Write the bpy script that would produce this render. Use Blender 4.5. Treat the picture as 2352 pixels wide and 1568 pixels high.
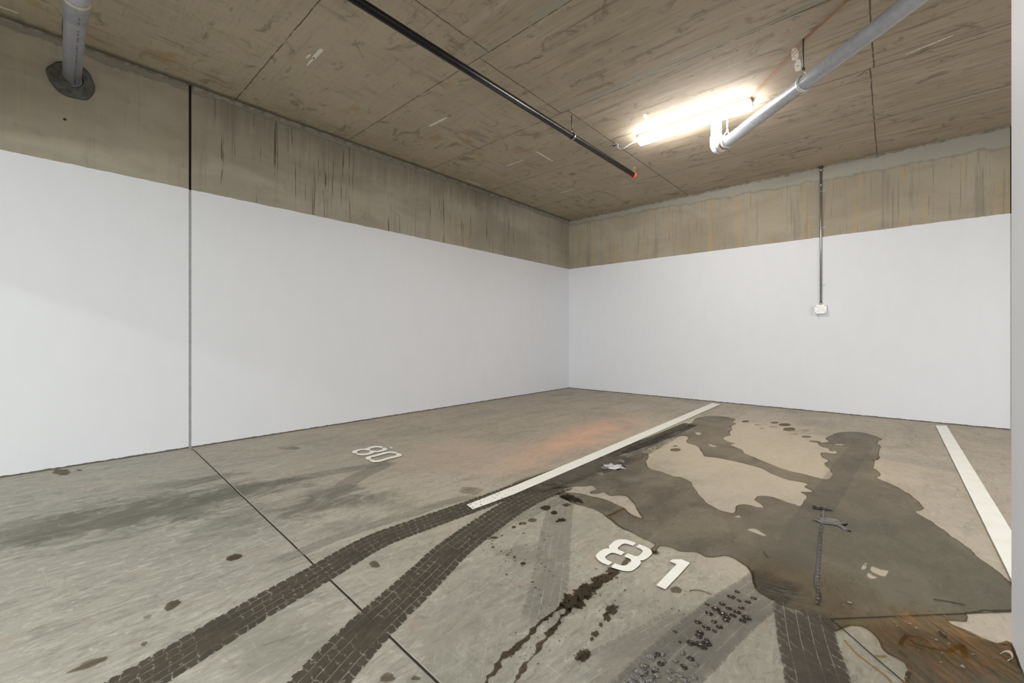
import bpy, bmesh, math, random
import numpy as np
from mathutils import Vector, Matrix, geometry, noise as mnoise
random.seed(7)
for o in list(bpy.data.objects): bpy.data.objects.remove(o)
SC = bpy.context.scene; COL = SC.collection

# ------------------------------------------------------------------ camera, world, lights, exposure
CAMH = 1.05; FPX = 978.0; YAW = math.atan2(871, 978)
cam = bpy.data.cameras.new('camera'); cam.sensor_width = 36.0; cam.lens = FPX / 2352 * 36
cam.shift_y = -10.0 / 2352; cam.clip_start = 0.05
co = bpy.data.objects.new('camera', cam); COL.objects.link(co)
co.location = (0, 0, CAMH); co.rotation_euler = (math.pi / 2, 0, YAW); SC.camera = co

w = bpy.data.worlds.new('world'); SC.world = w; w.use_nodes = True
w.node_tree.nodes['Background'].inputs[0].default_value = (0.90, 0.955, 1.0, 1)
w.node_tree.nodes['Background'].inputs[1].default_value = 1.0

def area(name, loc, rot, sx, sy, power, col):
    l = bpy.data.lights.new(name, 'AREA'); l.shape = 'RECTANGLE'; l.size = sx; l.size_y = sy
    l.energy = power; l.color = col
    o = bpy.data.objects.new(name, l); COL.objects.link(o); o.location = loc; o.rotation_euler = rot
    return o
D = math.radians
# ceiling batten lamps of the aisle behind the camera
area('aisle_lamp', (-0.9, -1.1, 3.36), (0, 0, 0), 1.2, 0.12, 100, (0.97, 1.0, 0.965))
area('aisle_lamp', (-3.2, -4.6, 3.36), (0, 0, 0), 1.2, 0.12, 110, (0.97, 1.0, 0.975))
area('aisle_lamp', (1.6, -2.4, 3.36), (0, 0, 0), 1.2, 0.12, 110, (1.0, 0.97, 0.92))
area('aisle_lamp', (3.2, 3.6, 3.36), (0, 0, 0), 1.2, 0.12, 145, (1.0, 0.975, 0.95))
# added low light far behind the camera, cut off above by the added beam
area('added_low_light', (-1.9, -7.5, 1.70), (D(90), 0, 0), 2.4, 0.22, 290, (0.93, 1.0, 0.98))
EMIT = 82.0
SC.view_settings.view_transform = 'Standard'; SC.view_settings.look = 'None'
SC.view_settings.gamma = 1.0; SC.view_settings.use_curve_mapping = False
SC.view_settings.exposure = 0.05

# ------------------------------------------------------------------ survey: points of the floor
def FL(px, py, z=0.0):
    r = (px - 1176) / FPX; u = (774 - py) / FPX
    dx = r * math.cos(YAW) - math.sin(YAW); dy = r * math.sin(YAW) + math.cos(YAW)
    t = (z - CAMH) / u
    return (dx * t, dy * t)
def conv(pts, ox, oy, s): return [(ox + x / s, oy + y / s) for x, y in pts]
H = 3.438; XL = -4.96; YB = 7.336; PZ = 2.45

# ------------------------------------------------------------------ node helpers
class NT:
    def __init__(s, name):
        s.m = bpy.data.materials.new(name); s.m.use_nodes = True
        s.t = s.m.node_tree; s.t.nodes.clear()
        s.out = s.t.nodes.new('ShaderNodeOutputMaterial')
        s.bs = s.t.nodes.new('ShaderNodeBsdfPrincipled'); s.l(s.bs.outputs[0], s.out.inputs[0])
        s._p = None
    def l(s, a, b): s.t.links.new(a, b)
    def put(s, v, inp):
        if isinstance(v, bpy.types.NodeSocket): s.l(v, inp)
        elif isinstance(v, (tuple, list)) and len(v) == 3 and len(inp.default_value) == 4: inp.default_value = (*v, 1)
        else: inp.default_value = v
    def set(s, **k):
        for n, v in k.items(): s.put(v, s.bs.inputs[n.replace('_', ' ')])
        return s
    def math(s, op, a, b=0.0, c=None, clamp=False):
        n = s.t.nodes.new('ShaderNodeMath'); n.operation = op; n.use_clamp = clamp
        s.put(a, n.inputs[0]); s.put(b, n.inputs[1])
        if c is not None: s.put(c, n.inputs[2])
        return n.outputs[0]
    def add(s, a, b): return s.math('ADD', a, b)
    def sub(s, a, b): return s.math('SUBTRACT', a, b)
    def mul(s, a, b): return s.math('MULTIPLY', a, b)
    def mx(s, a, b): return s.math('MAXIMUM', a, b)
    def mn(s, a, b): return s.math('MINIMUM', a, b)
    def abs(s, a): return s.math('ABSOLUTE', a)
    def fr(s, a): return s.math('FRACT', a)
    def pos(s):
        if not s._p:
            g = s.t.nodes.new('ShaderNodeNewGeometry'); x = s.t.nodes.new('ShaderNodeSeparateXYZ')
            s.l(g.outputs['Position'], x.inputs[0]); s._p = x.outputs[:]
        return s._p
    def uv(s):
        g = s.t.nodes.new('ShaderNodeUVMap'); g.uv_map = 'UVMap'; x = s.t.nodes.new('ShaderNodeSeparateXYZ')
        s.l(g.outputs[0], x.inputs[0]); return x.outputs[0], x.outputs[1]
    def ends(s, d=.14):
        g = s.t.nodes.new('ShaderNodeUVMap'); g.uv_map = 'ends'; x = s.t.nodes.new('ShaderNodeSeparateXYZ'); s.l(g.outputs[0], x.inputs[0])
        j = s.mul(s.sub(s.noise(18, 18, 1, 5, .7, 0, 3), .5), d * 1.6)
        return s.map(s.add(x.outputs[0], j), 0.0, d, 0, 1)
    def vec(s, x, y, z):
        c = s.t.nodes.new('ShaderNodeCombineXYZ'); s.put(x, c.inputs[0]); s.put(y, c.inputs[1]); s.put(z, c.inputs[2]); return c.outputs[0]
    def noise(s, sx, sy, sz, detail=5, rough=.6, dist=0.0, off=0.0, xyz=None):
        x, y, z = xyz or s.pos()
        n = s.t.nodes.new('ShaderNodeTexNoise')
        s.l(s.vec(s.add(s.mul(x, sx), off), s.add(s.mul(y, sy), off * .7), s.mul(z, sz)), n.inputs['Vector'])
        n.inputs['Scale'].default_value = 1; n.inputs['Detail'].default_value = detail
        n.inputs['Roughness'].default_value = rough; n.inputs['Distortion'].default_value = dist
        return n.outputs[0]
    def map(s, v, a, b, c=0.0, d=1.0, smooth=True):
        n = s.t.nodes.new('ShaderNodeMapRange'); n.interpolation_type = 'SMOOTHSTEP' if smooth else 'LINEAR'
        s.put(v, n.inputs[0])
        for i, q in zip((1, 2, 3, 4), (a, b, c, d)): s.put(q, n.inputs[i])
        return n.outputs[0]
    def mix(s, f, a, b, mode='MIX'):
        n = s.t.nodes.new('ShaderNodeMix'); n.data_type = 'RGBA'; n.blend_type = mode
        s.put(f, n.inputs[0]); s.put(a, n.inputs[6]); s.put(b, n.inputs[7]); return n.outputs[2]
    def bump(s, h, st=.3, d=.01):
        n = s.t.nodes.new('ShaderNodeBump'); n.inputs['Strength'].default_value = st; n.inputs['Distance'].default_value = d
        s.put(h, n.inputs['Height']); s.l(n.outputs[0], s.bs.inputs['Normal']); return n
    def line(s, c, at, width, jit=None):
        d = s.abs(s.sub(c, at) if jit is None else s.add(s.sub(c, at), jit))
        return s.map(d, width * .5, width, 1, 0)
    def ell(s, cx, cy, rx, ry, rot=0, soft=.5, jit=None):
        x, y, _ = s.pos(); c, n_ = math.cos(rot), math.sin(rot)
        dx = s.sub(x, cx); dy = s.sub(y, cy)
        a = s.mul(s.add(s.mul(dx, c), s.mul(dy, n_)), 1 / rx); b = s.mul(s.sub(s.mul(dy, c), s.mul(dx, n_)), 1 / ry)
        r = s.math('SQRT', s.add(s.mul(a, a), s.mul(b, b)))
        if jit is not None: r = s.add(r, jit)
        return s.map(r, 1 - soft, 1, 1, 0)

def flat(name, col, rough=.5, metal=0.0, **k):
    n = NT(name); n.set(Base_Color=col, Roughness=rough, Metallic=metal, **k)
    j = n.noise(25, 25, 25, 4); n.set(Base_Color=n.mix(n.map(j, .35, .7), tuple(c * .88 for c in col), tuple(min(1, c * 1.06) for c in col)))
    return n.m

# ---- concrete floor
def mat_floor():
    n = NT('concrete_floor'); x, y, z = n.pos()
    big = n.noise(.55, .5, 1, 4, .55, 1.2); st = n.noise(5.5, 1.3, 1, 7, .68, .9, 3.1); fine = n.noise(45, 30, 1, 6, .7, 0, 9)
    mid = n.noise(2.2, 1.6, 1, 6, .62, .8, 17.3)
    sw = n.noise(9, 2.2, 1, 8, .75, 2.2, 41)
    c = n.mix(n.map(big, .35, .65), (.335, .30, .24), (.42, .365, .29))
    c = n.mix(n.mul(n.map(mid, .42, .66), .55), c, (.46, .39, .31)); lo_ = n.noise(3.4, 1.1, 1, 6, .66, 1.3, 57)
    c = n.mix(n.map(lo_, .54, .68, 0, .45), c, (.235, .21, .175))
    c = n.mix(n.mul(n.map(st, .5, .75), .38), c, (.24, .215, .175))
    # cool greyish cast of the aisle light put into the concrete colour
    aisle = n.map(n.add(y, n.mul(n.sub(big, .5), 2.4)), 2.6, .5, 0, 1)
    c = n.mix(n.mul(aisle, .7), c, (.305, .305, .275))
    scuff = n.mul(aisle, n.map(sw, .52, .72))
    c = n.mix(n.mul(scuff, .6), c, (.52, .52, .47))
    c = n.mix(n.mul(n.mul(aisle, n.map(sw, .49, .36)), .6), c, (.185, .18, .155))
    mot = n.noise(26, 12, 1, 6, .72, 1.5, 61)
    c = n.mix(n.map(mot, .52, .66, 0, .5), c, (.52, .50, .44)); c = n.mix(n.map(mot, .47, .34, 0, .5), c, (.19, .175, .14))
    warm = n.noise(1.9, 2.6, 1, 5, .6, 1.0, 93)
    c = n.mix(n.map(warm, .55, .68, 0, .4), c, (.40, .32, .26))
    # pale dried concrete inside bay 81
    j = n.mul(n.sub(n.noise(3, 3, 1, 5, .6, 0, 5), .5), .9)
    c = n.mix(n.mul(n.ell(-1.05, 4.6, 1.5, 1.9, .2, .6, j), .55), c, (.62, .53, .39))
    c = n.mix(n.mul(n.ell(-.2, 3.0, 1.6, 1.3, 0, .7, j), .35), c, (.55, .48, .39))
    # pinkish red tint along the divider
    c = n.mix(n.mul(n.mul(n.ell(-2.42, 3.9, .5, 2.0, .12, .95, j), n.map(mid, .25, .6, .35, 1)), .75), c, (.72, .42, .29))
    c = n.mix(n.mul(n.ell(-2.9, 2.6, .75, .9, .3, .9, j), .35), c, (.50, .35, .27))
    # broad dark rubber scuffs in the aisle and bay 80
    scj = n.add(n.mul(n.sub(n.noise(5, 3.4, 1, 6, .65, 1.2, 5), .5), 2.2), n.mul(n.sub(n.noise(16, 5, 1, 5, .7, .6, 15), .5), 1.2))
    for (px, py, rx, ry, rot, a) in SCUFFS:
        cx, cy = FL(px, py)
        m = n.ell(cx, cy, rx, ry, rot, .75, scj)
        c = n.mix(n.mul(n.mul(m, n.map(sw, .28, .55, .45, 1)), a), c, (.115, .112, .085))
    c = n.mix(n.map(fine, .66, .80, 0, .35), c, (.15, .13, .10))
    c = n.mix(n.map(fine, .34, .24, 0, .3), c, (.6, .58, .52))
    # pits and grit
    pit = n.noise(150, 150, 1, 2, .5, 0, 2)
    c = n.mix(n.map(pit, .74, .78, 0, .8), c, (.06, .05, .04))
    # swirl marks of the trowel
    tw = n.noise(1.4, 14, 1, 6, .7, 3.0, 77)
    c = n.mix(n.map(tw, .60, .68, 0, .22), c, (.62, .57, .48))
    c = n.mix(n.map(tw, .40, .32, 0, .22), c, (.17, .14, .11))
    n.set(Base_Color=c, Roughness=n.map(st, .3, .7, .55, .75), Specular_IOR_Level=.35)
    n.bump(n.add(n.mul(fine, .6), n.mul(st, .4)), .25, .004)
    return n.m
# (pixel survey point, half width x, half length y, rotation, strength)
SCUFFS = [(310, 1180, .42, .75, .05, .75), (170, 1200, .35, .5, .1, .6), (420, 1110, .16, .32, -.1, .6), (490, 1100, .12, .26, -.15, .7),
          (560, 1130, .2, .55, -.2, .8), (640, 1108, .12, .35, -.3, .85), (760, 1130, .16, .35, -.35, .8), (720, 1160, .2, .4, -.3, .8),
          (640, 1175, .35, .5, -.3, .35), (850, 1150, .15, .25, -.3, .5), (420, 1170, .25, .35, -.1, .55), (60, 1215, .3, .4, 0, .5),
          (520, 1210, .28, .3, 0, .35), (910, 1165, .12, .2, 0, .35), (640, 1480, .25, .18, .4, .35), (1205, 1270, .16, .13, .6, .5),
          (1140, 1212, .10, .12, .4, .45), (820, 1200, .12, .3, -.2, .4), (1050, 1500, .3, .25, 0, .25)]

# ---- ceiling
def mat_ceiling():
    n = NT('board_marked_concrete_ceiling'); x, y, z = n.pos()
    big = n.noise(.8, .9, 1, 5, .6, 1.0); stx = n.noise(1.1, 15, 1, 8, .72, .35, 6.2); mott = n.noise(3.4, 4.6, 1, 7, .68, 1.2, 21)
    grain = n.noise(7, 70, 1, 6, .7, .3, 50)
    c = n.mix(n.map(big, .35, .65), (.40, .34, .26), (.47, .395, .31))
    yl = n.map(x, -1.8, -4.2, 0, 1)
    c = n.mix(n.mul(yl, n.map(mott, .4, .6, .1, .5)), c, (.44, .40, .28))
    c = n.mix(n.map(mott, .55, .66, 0, .7), c, (.21, .18, .13))
    right = n.map(x, -3.3, -1.6, .25, 1)
    c = n.mix(n.mul(right, n.map(stx, .52, .68, 0, .8)), c, (.19, .155, .11))
    c = n.mix(n.mul(right, n.map(stx, .46, .34, 0, .6)), c, (.56, .49, .40))
    c = n.mix(n.map(grain, .56, .72, 0, .45), c, (.15, .125, .095))
    ys = n.noise(13, 2.0, 1, 7, .7, .6, 71); yb = n.noise(1.3, 1.1, 1, 4, .55, .8, 19)
    c = n.mix(n.mul(yl, n.mul(n.map(ys, .50, .66, 0, .75), n.map(yb, .42, .58, .2, 1))), c, (.23, .20, .145))
    c = n.mix(n.mul(yl, n.map(ys, .44, .34, 0, .35)), c, (.50, .45, .35))
    ochre = n.noise(2.2, 2.2, 1, 4, .6, 0, 88)
    c = n.mix(n.mul(yl, n.map(ochre, .62, .72, 0, .5)), c, (.36, .24, .09))
    jx = n.mul(n.sub(n.noise(6, 6, 1, 6, .7, 0, 33), .5), .022)
    brk = n.map(n.noise(9, 9, 1, 4, .6, 0, 60), .32, .5, .25, 1)
    seam = None
    def addl(m):
        nonlocal seam
        seam = m if seam is None else n.mx(seam, m)
    for yy in (1.35, 2.535, 3.745, 4.95, 6.15): addl(n.line(y, yy, .006, jx))
    addl(n.line(y, .15, .008, jx)); addl(n.line(y, -1.05, .008, jx))
    inb = n.math('GREATER_THAN', x, -3.2)
    for xx, y0, y1 in ((-2.52, -3, 2.535), (-2.63, 2.535, 3.745), (-2.55, 3.745, 9), (-.115, -3, 4.95), (-.14, 4.95, 9), (2.3, -3, 9)):
        m = n.mul(n.line(x, xx, .007, jx), n.mul(n.math('GREATER_THAN', y, y0), n.math('LESS_THAN', y, y1))); addl(m)
    bleed = None
    for yy in (2.49, 3.70):
        m = n.line(y, yy, .05, n.mul(jx, 2)); bleed = m if bleed is None else n.mx(bleed, m)
    bleed = n.mul(n.mul(bleed, n.map(n.noise(1.1, 1.1, 1, 3, .5, 0, 12), .45, .6)), n.math('GREATER_THAN', x, -2.6))
    c = n.mix(n.mul(bleed, .6), c, (.34, .36, .32))
    c = n.mix(n.mul(seam, n.mul(brk, .85)), c, (.07, .06, .045))
    # nail holes and pits beside the seams
    pit = n.noise(38, 38, 1, 2, .5, 0, 4)
    c = n.mix(n.map(pit, .755, .785, 0, .9), c, (.05, .045, .035))
    # dark margin along the left wall
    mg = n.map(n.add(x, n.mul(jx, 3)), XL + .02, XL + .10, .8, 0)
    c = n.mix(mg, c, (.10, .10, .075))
    n.set(Base_Color=c, Roughness=.8, Specular_IOR_Level=.25)
    n.bump(n.add(n.mul(stx, .5), n.mul(seam, -.6)), .35, .006)
    return n.m

# ---- painted wall with bare concrete above the paint line
def mat_wall(name, axis, kind):
    n = NT(name); P = n.pos(); a = P[axis]; z = P[2]
    q = (a, z, 0.0)
    big = n.noise(.9, 1.6, 1, 5, .6, .6, 2, q); str_ = n.noise(7, .35, 1, 6, .7, .2, 7, q); thin = n.noise(36, 1.0, 1, 5, .6, .6, 11, q)
    mott = n.noise(5, 6, 1, 7, .7, .8, 14, q)
    if kind == 'left':
        c = n.mix(n.map(big, .35, .65), (.34, .305, .245), (.42, .38, .31))
        c = n.mix(n.map(str_, .52, .70, 0, .45), c, (.215, .185, .14))
        c = n.mix(n.map(str_, .46, .34, 0, .35), c, (.45, .36, .27))
        c = n.mix(n.map(mott, .56, .72, 0, .35), c, (.22, .20, .16))
        zone = n.mul(n.map(a, .95, 1.3, 0, 1), n.map(a, 6.6, 4.6, 0, 1))
        drip = n.mul(n.map(thin, .585, .63, 0, 1), n.map(n.noise(2.6, 1.6, 1, 3, .5, 0, 30, q), .42, .54))
        c = n.mix(n.mul(n.mul(drip, zone), .8), c, (.065, .055, .04))
        grime = n.mul(n.map(n.add(z, n.mul(n.sub(n.noise(9, .5, 1, 5, .7, 0, 44, q), .5), .9)), 3.0, 3.42, 0, .6), zone)
        c = n.mix(grime, c, (.19, .165, .13))
        cast = n.mul(n.map(n.noise(14, .25, 1, 3, .5, 0, 64, q), .60, .68, 0, .5), n.map(a, 3.5, 4.5, 0, 1))
        c = n.mix(cast, c, (.46, .36, .24))
        gl, gh = .015, .05
    else:
        c = n.mix(n.map(big, .35, .65), (.34, .295, .225), (.41, .36, .285))
        c = n.mix(n.map(str_, .52, .64, 0, .6), c, (.46, .34, .17))
        c = n.mix(n.map(str_, .45, .33, 0, .6), c, (.235, .215, .18))
        c = n.mix(n.map(thin, .57, .66, 0, .5), c, (.19, .16, .115))
        c = n.mix(n.map(mott, .58, .72, 0, .3), c, (.23, .205, .165))
        gl, gh = .10, .16
    # mortar and laitance band under the ceiling
    e = n.mul(n.sub(n.noise(3.5, 3.5, 1, 7, .75, .5, 18, q), .5), .25 if kind != 'left' else .16)
    wide = n.map(a, -5, 1, -.06, .06) if kind != 'left' else 0.0
    band = n.map(n.add(n.add(z, e), wide), H - gh - .03, H - gl - .03, 0, 1)
    c = n.mix(n.mul(band, .85), c, (.36, .345, .31) if kind != 'left' else (.27, .25, .21))
    c = n.mix(n.mul(n.mul(band, n.map(band, 1, .55)), .8), c, (.17, .155, .125))
    # paint
    pj = n.mul(n.sub(n.noise(7, 7, 1, 5, .7, 0, 3, q), .5), .022)
    paint = n.math('LESS_THAN', n.add(z, pj), PZ)
    roll = n.noise(6, 2.5, 1, 5, .6, .3, 23, q)
    pc = n.mix(n.map(roll, .3, .7), (.785, .795, .84), (.80, .81, .855))
    spk = n.noise(34, 26, 1, 3, .6, 0, 70, q)
    pc = n.mix(n.mul(n.map(spk, .72, .76, 0, .55), n.map(z, .5, .05, 0, 1)), pc, (.35, .34, .32))
    c = n.mix(paint, c, pc)
    fj = n.mul(n.noise(16, 16, 1, 6, .8, 0, 90, q), .03)
    c = n.mix(n.map(n.sub(z, fj), -.004, .0, 1, 0), c, (.13, .115, .09))
    n.set(Base_Color=c, Roughness=n.mix(paint, (.85,) * 3, (.55,) * 3), Specular_IOR_Level=.3)
    n.bump(n.add(n.mul(mott, .5), n.mul(roll, .5)), .18, .004)
    return n.m

# ------------------------------------------------------------------ mesh helpers
def mesh_obj(name, bm, mat, parent=None, smooth=False):
    me = bpy.data.meshes.new(name); bm.normal_update(); bm.to_mesh(me); bm.free()
    if smooth:
        for p in me.polygons: p.use_smooth = True
    me.materials.append(mat); o = bpy.data.objects.new(name, me); COL.objects.link(o)
    if parent: o.parent = parent
    return o
def tag(o, label, cat, group=None):
    o['label'] = label; o['category'] = cat
    if group: o['group'] = group
    return o
def struct(o, label=None):
    o['kind'] = 'structure'
    if label: o['label'] = label
    return o
def empty(name, loc, label, cat, group=None):
    o = bpy.data.objects.new(name, None); COL.objects.link(o); o.location = loc; o.empty_display_size = .05
    bpy.context.view_layer.update()
    return tag(o, label, cat, group)
def box(bm, a, b, bev=0.0):
    r = bmesh.ops.create_cube(bm, size=1)['verts']
    for v in r: v.co = Vector([a[i] + (v.co[i] + .5) * (b[i] - a[i]) for i in range(3)])
    if bev:
        bmesh.ops.bevel(bm, geom=[e for e in bm.edges if e.verts[0] in r and e.verts[1] in r], offset=bev, segments=3, profile=.5, affect='EDGES')
    return bm
def cr(pts, step):
    P = [Vector(p) for p in pts]; out = []
    P = [P[0] * 2 - P[1]] + P + [P[-1] * 2 - P[-2]]
    for i in range(1, len(P) - 2):
        n = max(1, int((P[i + 1] - P[i]).length / step))
        for k in range(n):
            t = k / n
            out.append(.5 * ((2 * P[i]) + (P[i + 1] - P[i - 1]) * t + (2 * P[i - 1] - 5 * P[i] + 4 * P[i + 1] - P[i + 2]) * t * t + (3 * P[i] - P[i - 1] - 3 * P[i + 1] + P[i + 2]) * t ** 3))
    out.append(P[-2]); return out
def tube(bm, pts, r, seg=24, cap=True, origin=(0, 0, 0)):
    """pts: 3-D points; r: radius or list of radii"""
    P = [Vector(p) - Vector(origin) for p in pts]; R = r if isinstance(r, (list, tuple)) else [r] * len(P)
    rings = []; up = None
    for i, p in enumerate(P):
        d = (P[min(i + 1, len(P) - 1)] - P[max(i - 1, 0)]).normalized()
        if up is None: up = d.orthogonal().normalized()
        up = (up - d * up.dot(d)).normalized(); s = d.cross(up)
        rings.append([bm.verts.new(p + (up * math.cos(2 * math.pi * k / seg) + s * math.sin(2 * math.pi * k / seg)) * R[i]) for k in range(seg)])
    for a, b in zip(rings, rings[1:]):
        for k in range(seg):
            f = bm.faces.new((a[k], a[(k + 1) % seg], b[(k + 1) % seg], b[k])); f.smooth = True
    if cap:
        bm.faces.new(rings[0][::-1]); bm.faces.new(rings[-1])
    return bm
def T(name, pts, r, mat, parent=None, seg=24, cap=True):
    og = parent.location if parent and parent.parent is None else (0, 0, 0)
    o = mesh_obj(name, tube(bmesh.new(), pts, r, seg, cap, og), mat, parent)
    return o

def jag(poly, amp, step=.012, seed=0, sm=True):
    """densify a closed floor outline and give it an irregular natural edge"""
    P = [Vector((x, y, 0)) for x, y in poly]; out = []
    n = len(P)
    for i in range(n):
        a, b, c, d = P[i - 1], P[i], P[(i + 1) % n], P[(i + 2) % n]
        m = max(1, int((c - b).length / step))
        for k in range(m):
            t = k / m
            q = .5 * ((2 * b) + (c - a) * t + (2 * a - 5 * b + 4 * c - d) * t * t + (3 * b - a - 3 * c + d) * t ** 3) if sm else b.lerp(c, t)
            if amp:
                v = mnoise.noise_vector(q * 14 + Vector((seed, 0, 0))) * amp + mnoise.noise_vector(q * 45 + Vector((seed, 5, 0))) * amp * .5
                q = q + Vector((v.x, v.y, 0))
            out.append((q.x, q.y))
    return out
def decal(name, loops, z, mat, parent=None, thick=.0008):
    """thin solid sheet lying on the floor; loops[0] outline, the rest holes"""
    bm = bmesh.new(); vs = [[Vector((x, y, 0)) for x, y in L] for L in loops]
    cen = sum(vs[0], Vector()) / len(vs[0]); og = Vector((cen.x, cen.y, z)) if parent is None else parent.location
    fl = [v.to_2d() for L in vs for v in L]; ed = []; k0 = 0
    for L in vs:
        ed += [(k0 + i, k0 + (i + 1) % len(L)) for i in range(len(L))]; k0 += len(L)
    ov, _, of, *_r = geometry.delaunay_2d_cdt(fl, ed, [], 0, 1e-6)
    loopsA = [np.array([(v.x, v.y) for v in L]) for L in vs]
    def wind(A, q):
        X0, Y0 = A[:, 0], A[:, 1]; X1, Y1 = np.roll(X0, -1), np.roll(Y0, -1)
        cr_ = (X1 - X0) * (q[1] - Y0) - (q[0] - X0) * (Y1 - Y0)
        return int(((Y0 <= q[1]) & (Y1 > q[1]) & (cr_ > 0)).sum()) - int(((Y0 > q[1]) & (Y1 <= q[1]) & (cr_ < 0)).sum())
    bv = [bm.verts.new((v.x - og.x, v.y - og.y, z - og.z)) for v in ov]
    for t in of:
        q = sum((ov[i] for i in t), Vector((0, 0))) / len(t)
        if wind(loopsA[0], q) == 0 or any(wind(A_, q) for A_ in loopsA[1:]): continue
        bm.faces.new([bv[i] for i in t])
    bmesh.ops.delete(bm, geom=[v for v in bm.verts if not v.link_faces], context='VERTS')
    bmesh.ops.recalc_face_normals(bm, faces=bm.faces)
    bm.normal_update()
    if bm.faces and sum(f.normal.z for f in bm.faces) < 0:
        bmesh.ops.reverse_faces(bm, faces=bm.faces)
    o = mesh_obj(name, bm, mat, parent)
    if parent is None: o.location = og
    return o
def ribbon(name, pts, width, z, mat, parent=None, step=.03, w2=None):
    """flat strip on the floor along a survey path, UV = (across, metres along)"""
    P = cr([(x, y, 0) for x, y in pts], step); n = len(P)
    og = Vector((P[n // 2].x, P[n // 2].y, z)) if parent is None else parent.location
    bm = bmesh.new(); uvl = bm.loops.layers.uv.new('UVMap'); uve = bm.loops.layers.uv.new('ends'); rows = []; L = 0
    for i, p in enumerate(P):
        d = (P[min(i + 1, n - 1)] - P[max(i - 1, 0)]).normalized(); s = Vector((d.y, -d.x, 0))
        wd = width if w2 is None else width + (w2 - width) * i / (n - 1)
        if i: L += (p - P[i - 1]).length
        rows.append(([bm.verts.new(p + s * wd * (u - .5) - Vector((og.x, og.y, og.z - z))) for u in (0, 1)], L))
    for (a, la), (b, lb) in zip(rows, rows[1:]):
        f = bm.faces.new((a[0], b[0], b[1], a[1]))
        for l, c in zip(f.loops, ((0, la), (0, lb), (1, lb), (1, la))):
            l[uvl].uv = c; l[uve].uv = (min(c[1], L - c[1]), 0)
    bm.normal_update()
    if sum(f.normal.z for f in bm.faces) < 0: bmesh.ops.reverse_faces(bm, faces=bm.faces)
    o = mesh_obj(name, bm, mat, parent)
    if parent is None: o.location = og
    return o

# ------------------------------------------------------------------ setting
M_FLOOR = mat_floor(); M_CEIL = mat_ceiling()
M_WL = mat_wall('left_wall_paint_and_concrete', 1, 'left'); M_WB = mat_wall('back_wall_paint_and_concrete', 0, 'back')
M_COL = mat_wall('column_paint_and_concrete', 1, 'back')
M_DARK = flat('dark_joint_filler', (.035, .03, .024), .8)
M_SEAL = flat('painted_joint_sealant', (.42, .42, .44), .6)
YR = -9.0; XR = 8.0
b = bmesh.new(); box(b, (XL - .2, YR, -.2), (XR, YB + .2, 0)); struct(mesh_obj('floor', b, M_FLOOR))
b = bmesh.new(); box(b, (XL - .2, YR, H), (XR, YB + .2, H + .25)); struct(mesh_obj('ceiling', b, M_CEIL))
JY = .985
b = bmesh.new(); box(b, (XL - .2, YR, 0), (XL, JY - .011, H)); box(b, (XL - .2, JY + .011, 0), (XL, YB + .2, H)); struct(mesh_obj('wall_left', b, M_WL))
b = bmesh.new(); box(b, (XL, YB, 0), (1.004, YB + .2, H)); box(b, (1.024, YB, 0), (XR, YB + .2, H)); struct(mesh_obj('wall_back', b, M_WB))
b = bmesh.new(); box(b, (XL - .19, JY - .011, PZ - .005), (XL - .035, JY + .011, H)); struct(mesh_obj('trim_1', b, M_DARK), 'dark open joint in the concrete of the left wall')
b = bmesh.new(); box(b, (XL - .19, JY - .011, 0), (XL - .006, JY + .011, PZ - .005)); struct(mesh_obj('trim_2', b, M_SEAL), 'painted sealant joint down the white left wall')
b = bmesh.new(); box(b, (1.004, YB + .03, PZ - .003), (1.024, YB + .19, H - .1)); struct(mesh_obj('trim_3', b, M_DARK), 'dark joint at the right end of the back wall')
b = bmesh.new(); box(b, (1.004, YB + .006, 0), (1.024, YB + .19, PZ - .003)); struct(mesh_obj('trim_4', b, M_SEAL), 'painted joint at the right end of the back wall')
b = bmesh.new(); box(b, (.306, 1.72, 0), (.80, 2.222, H), .006); struct(mesh_obj('wall_column', b, M_COL), 'white painted column at the right edge')
b = bmesh.new(); box(b, (XL, -2.3, 2.37), (XR, -1.9, H)); struct(mesh_obj('trim_5', b, M_COL), 'added unseen beam across the aisle, shades the upper left wall')  # added behind the camera to shade the top of the left wall

# ragged mortar fillet at the top of the left and back walls
def fillet(name, axis, a0, a1, seed, h=.05, dpt=.02):
    bm = bmesh.new(); rows = []; n = int((a1 - a0) / .03)
    for i in range(n + 1):
        a = a0 + (a1 - a0) * i / n
        hh = h * (.55 + .9 * abs(mnoise.noise(Vector((a * 3.1, seed, 0)))) + .5 * mnoise.noise(Vector((a * 17, seed, 3))))
        dd = dpt * (.6 + .6 * abs(mnoise.noise(Vector((a * 5, seed, 9)))))
        prof = [(0, -hh), (dd * .7, -hh * .8), (dd, -hh * .35), (dd * .8, .0)]
        rows.append([bm.verts.new((XL + p, a, H + q) if axis == 1 else (a, YB - p, H + q)) for p, q in prof])
    for r0, r1 in zip(rows, rows[1:]):
        for k in range(3): bm.faces.new((r0[k], r0[k + 1], r1[k + 1], r1[k]))
    bmesh.ops.recalc_face_normals(bm, faces=bm.faces)
    return bm
n = NT('grey_mortar'); mo = n.noise(14, 14, 14, 7, .75); n.set(Base_Color=n.mix(n.map(mo, .35, .65), (.17, .16, .13), (.33, .31, .27)), Roughness=.9); n.bump(mo, .6, .01); M_MORTAR = n.m
struct(mesh_obj('trim_6', fillet('f', 1, JY + .02, YB - .01, 1), M_MORTAR), 'ragged mortar seam under the ceiling on the left wall')
struct(mesh_obj('trim_7', fillet('f', 1, -3.0, JY - .02, 4, .03, .012), M_MORTAR), 'ragged mortar seam under the ceiling before the wall joint')
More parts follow.
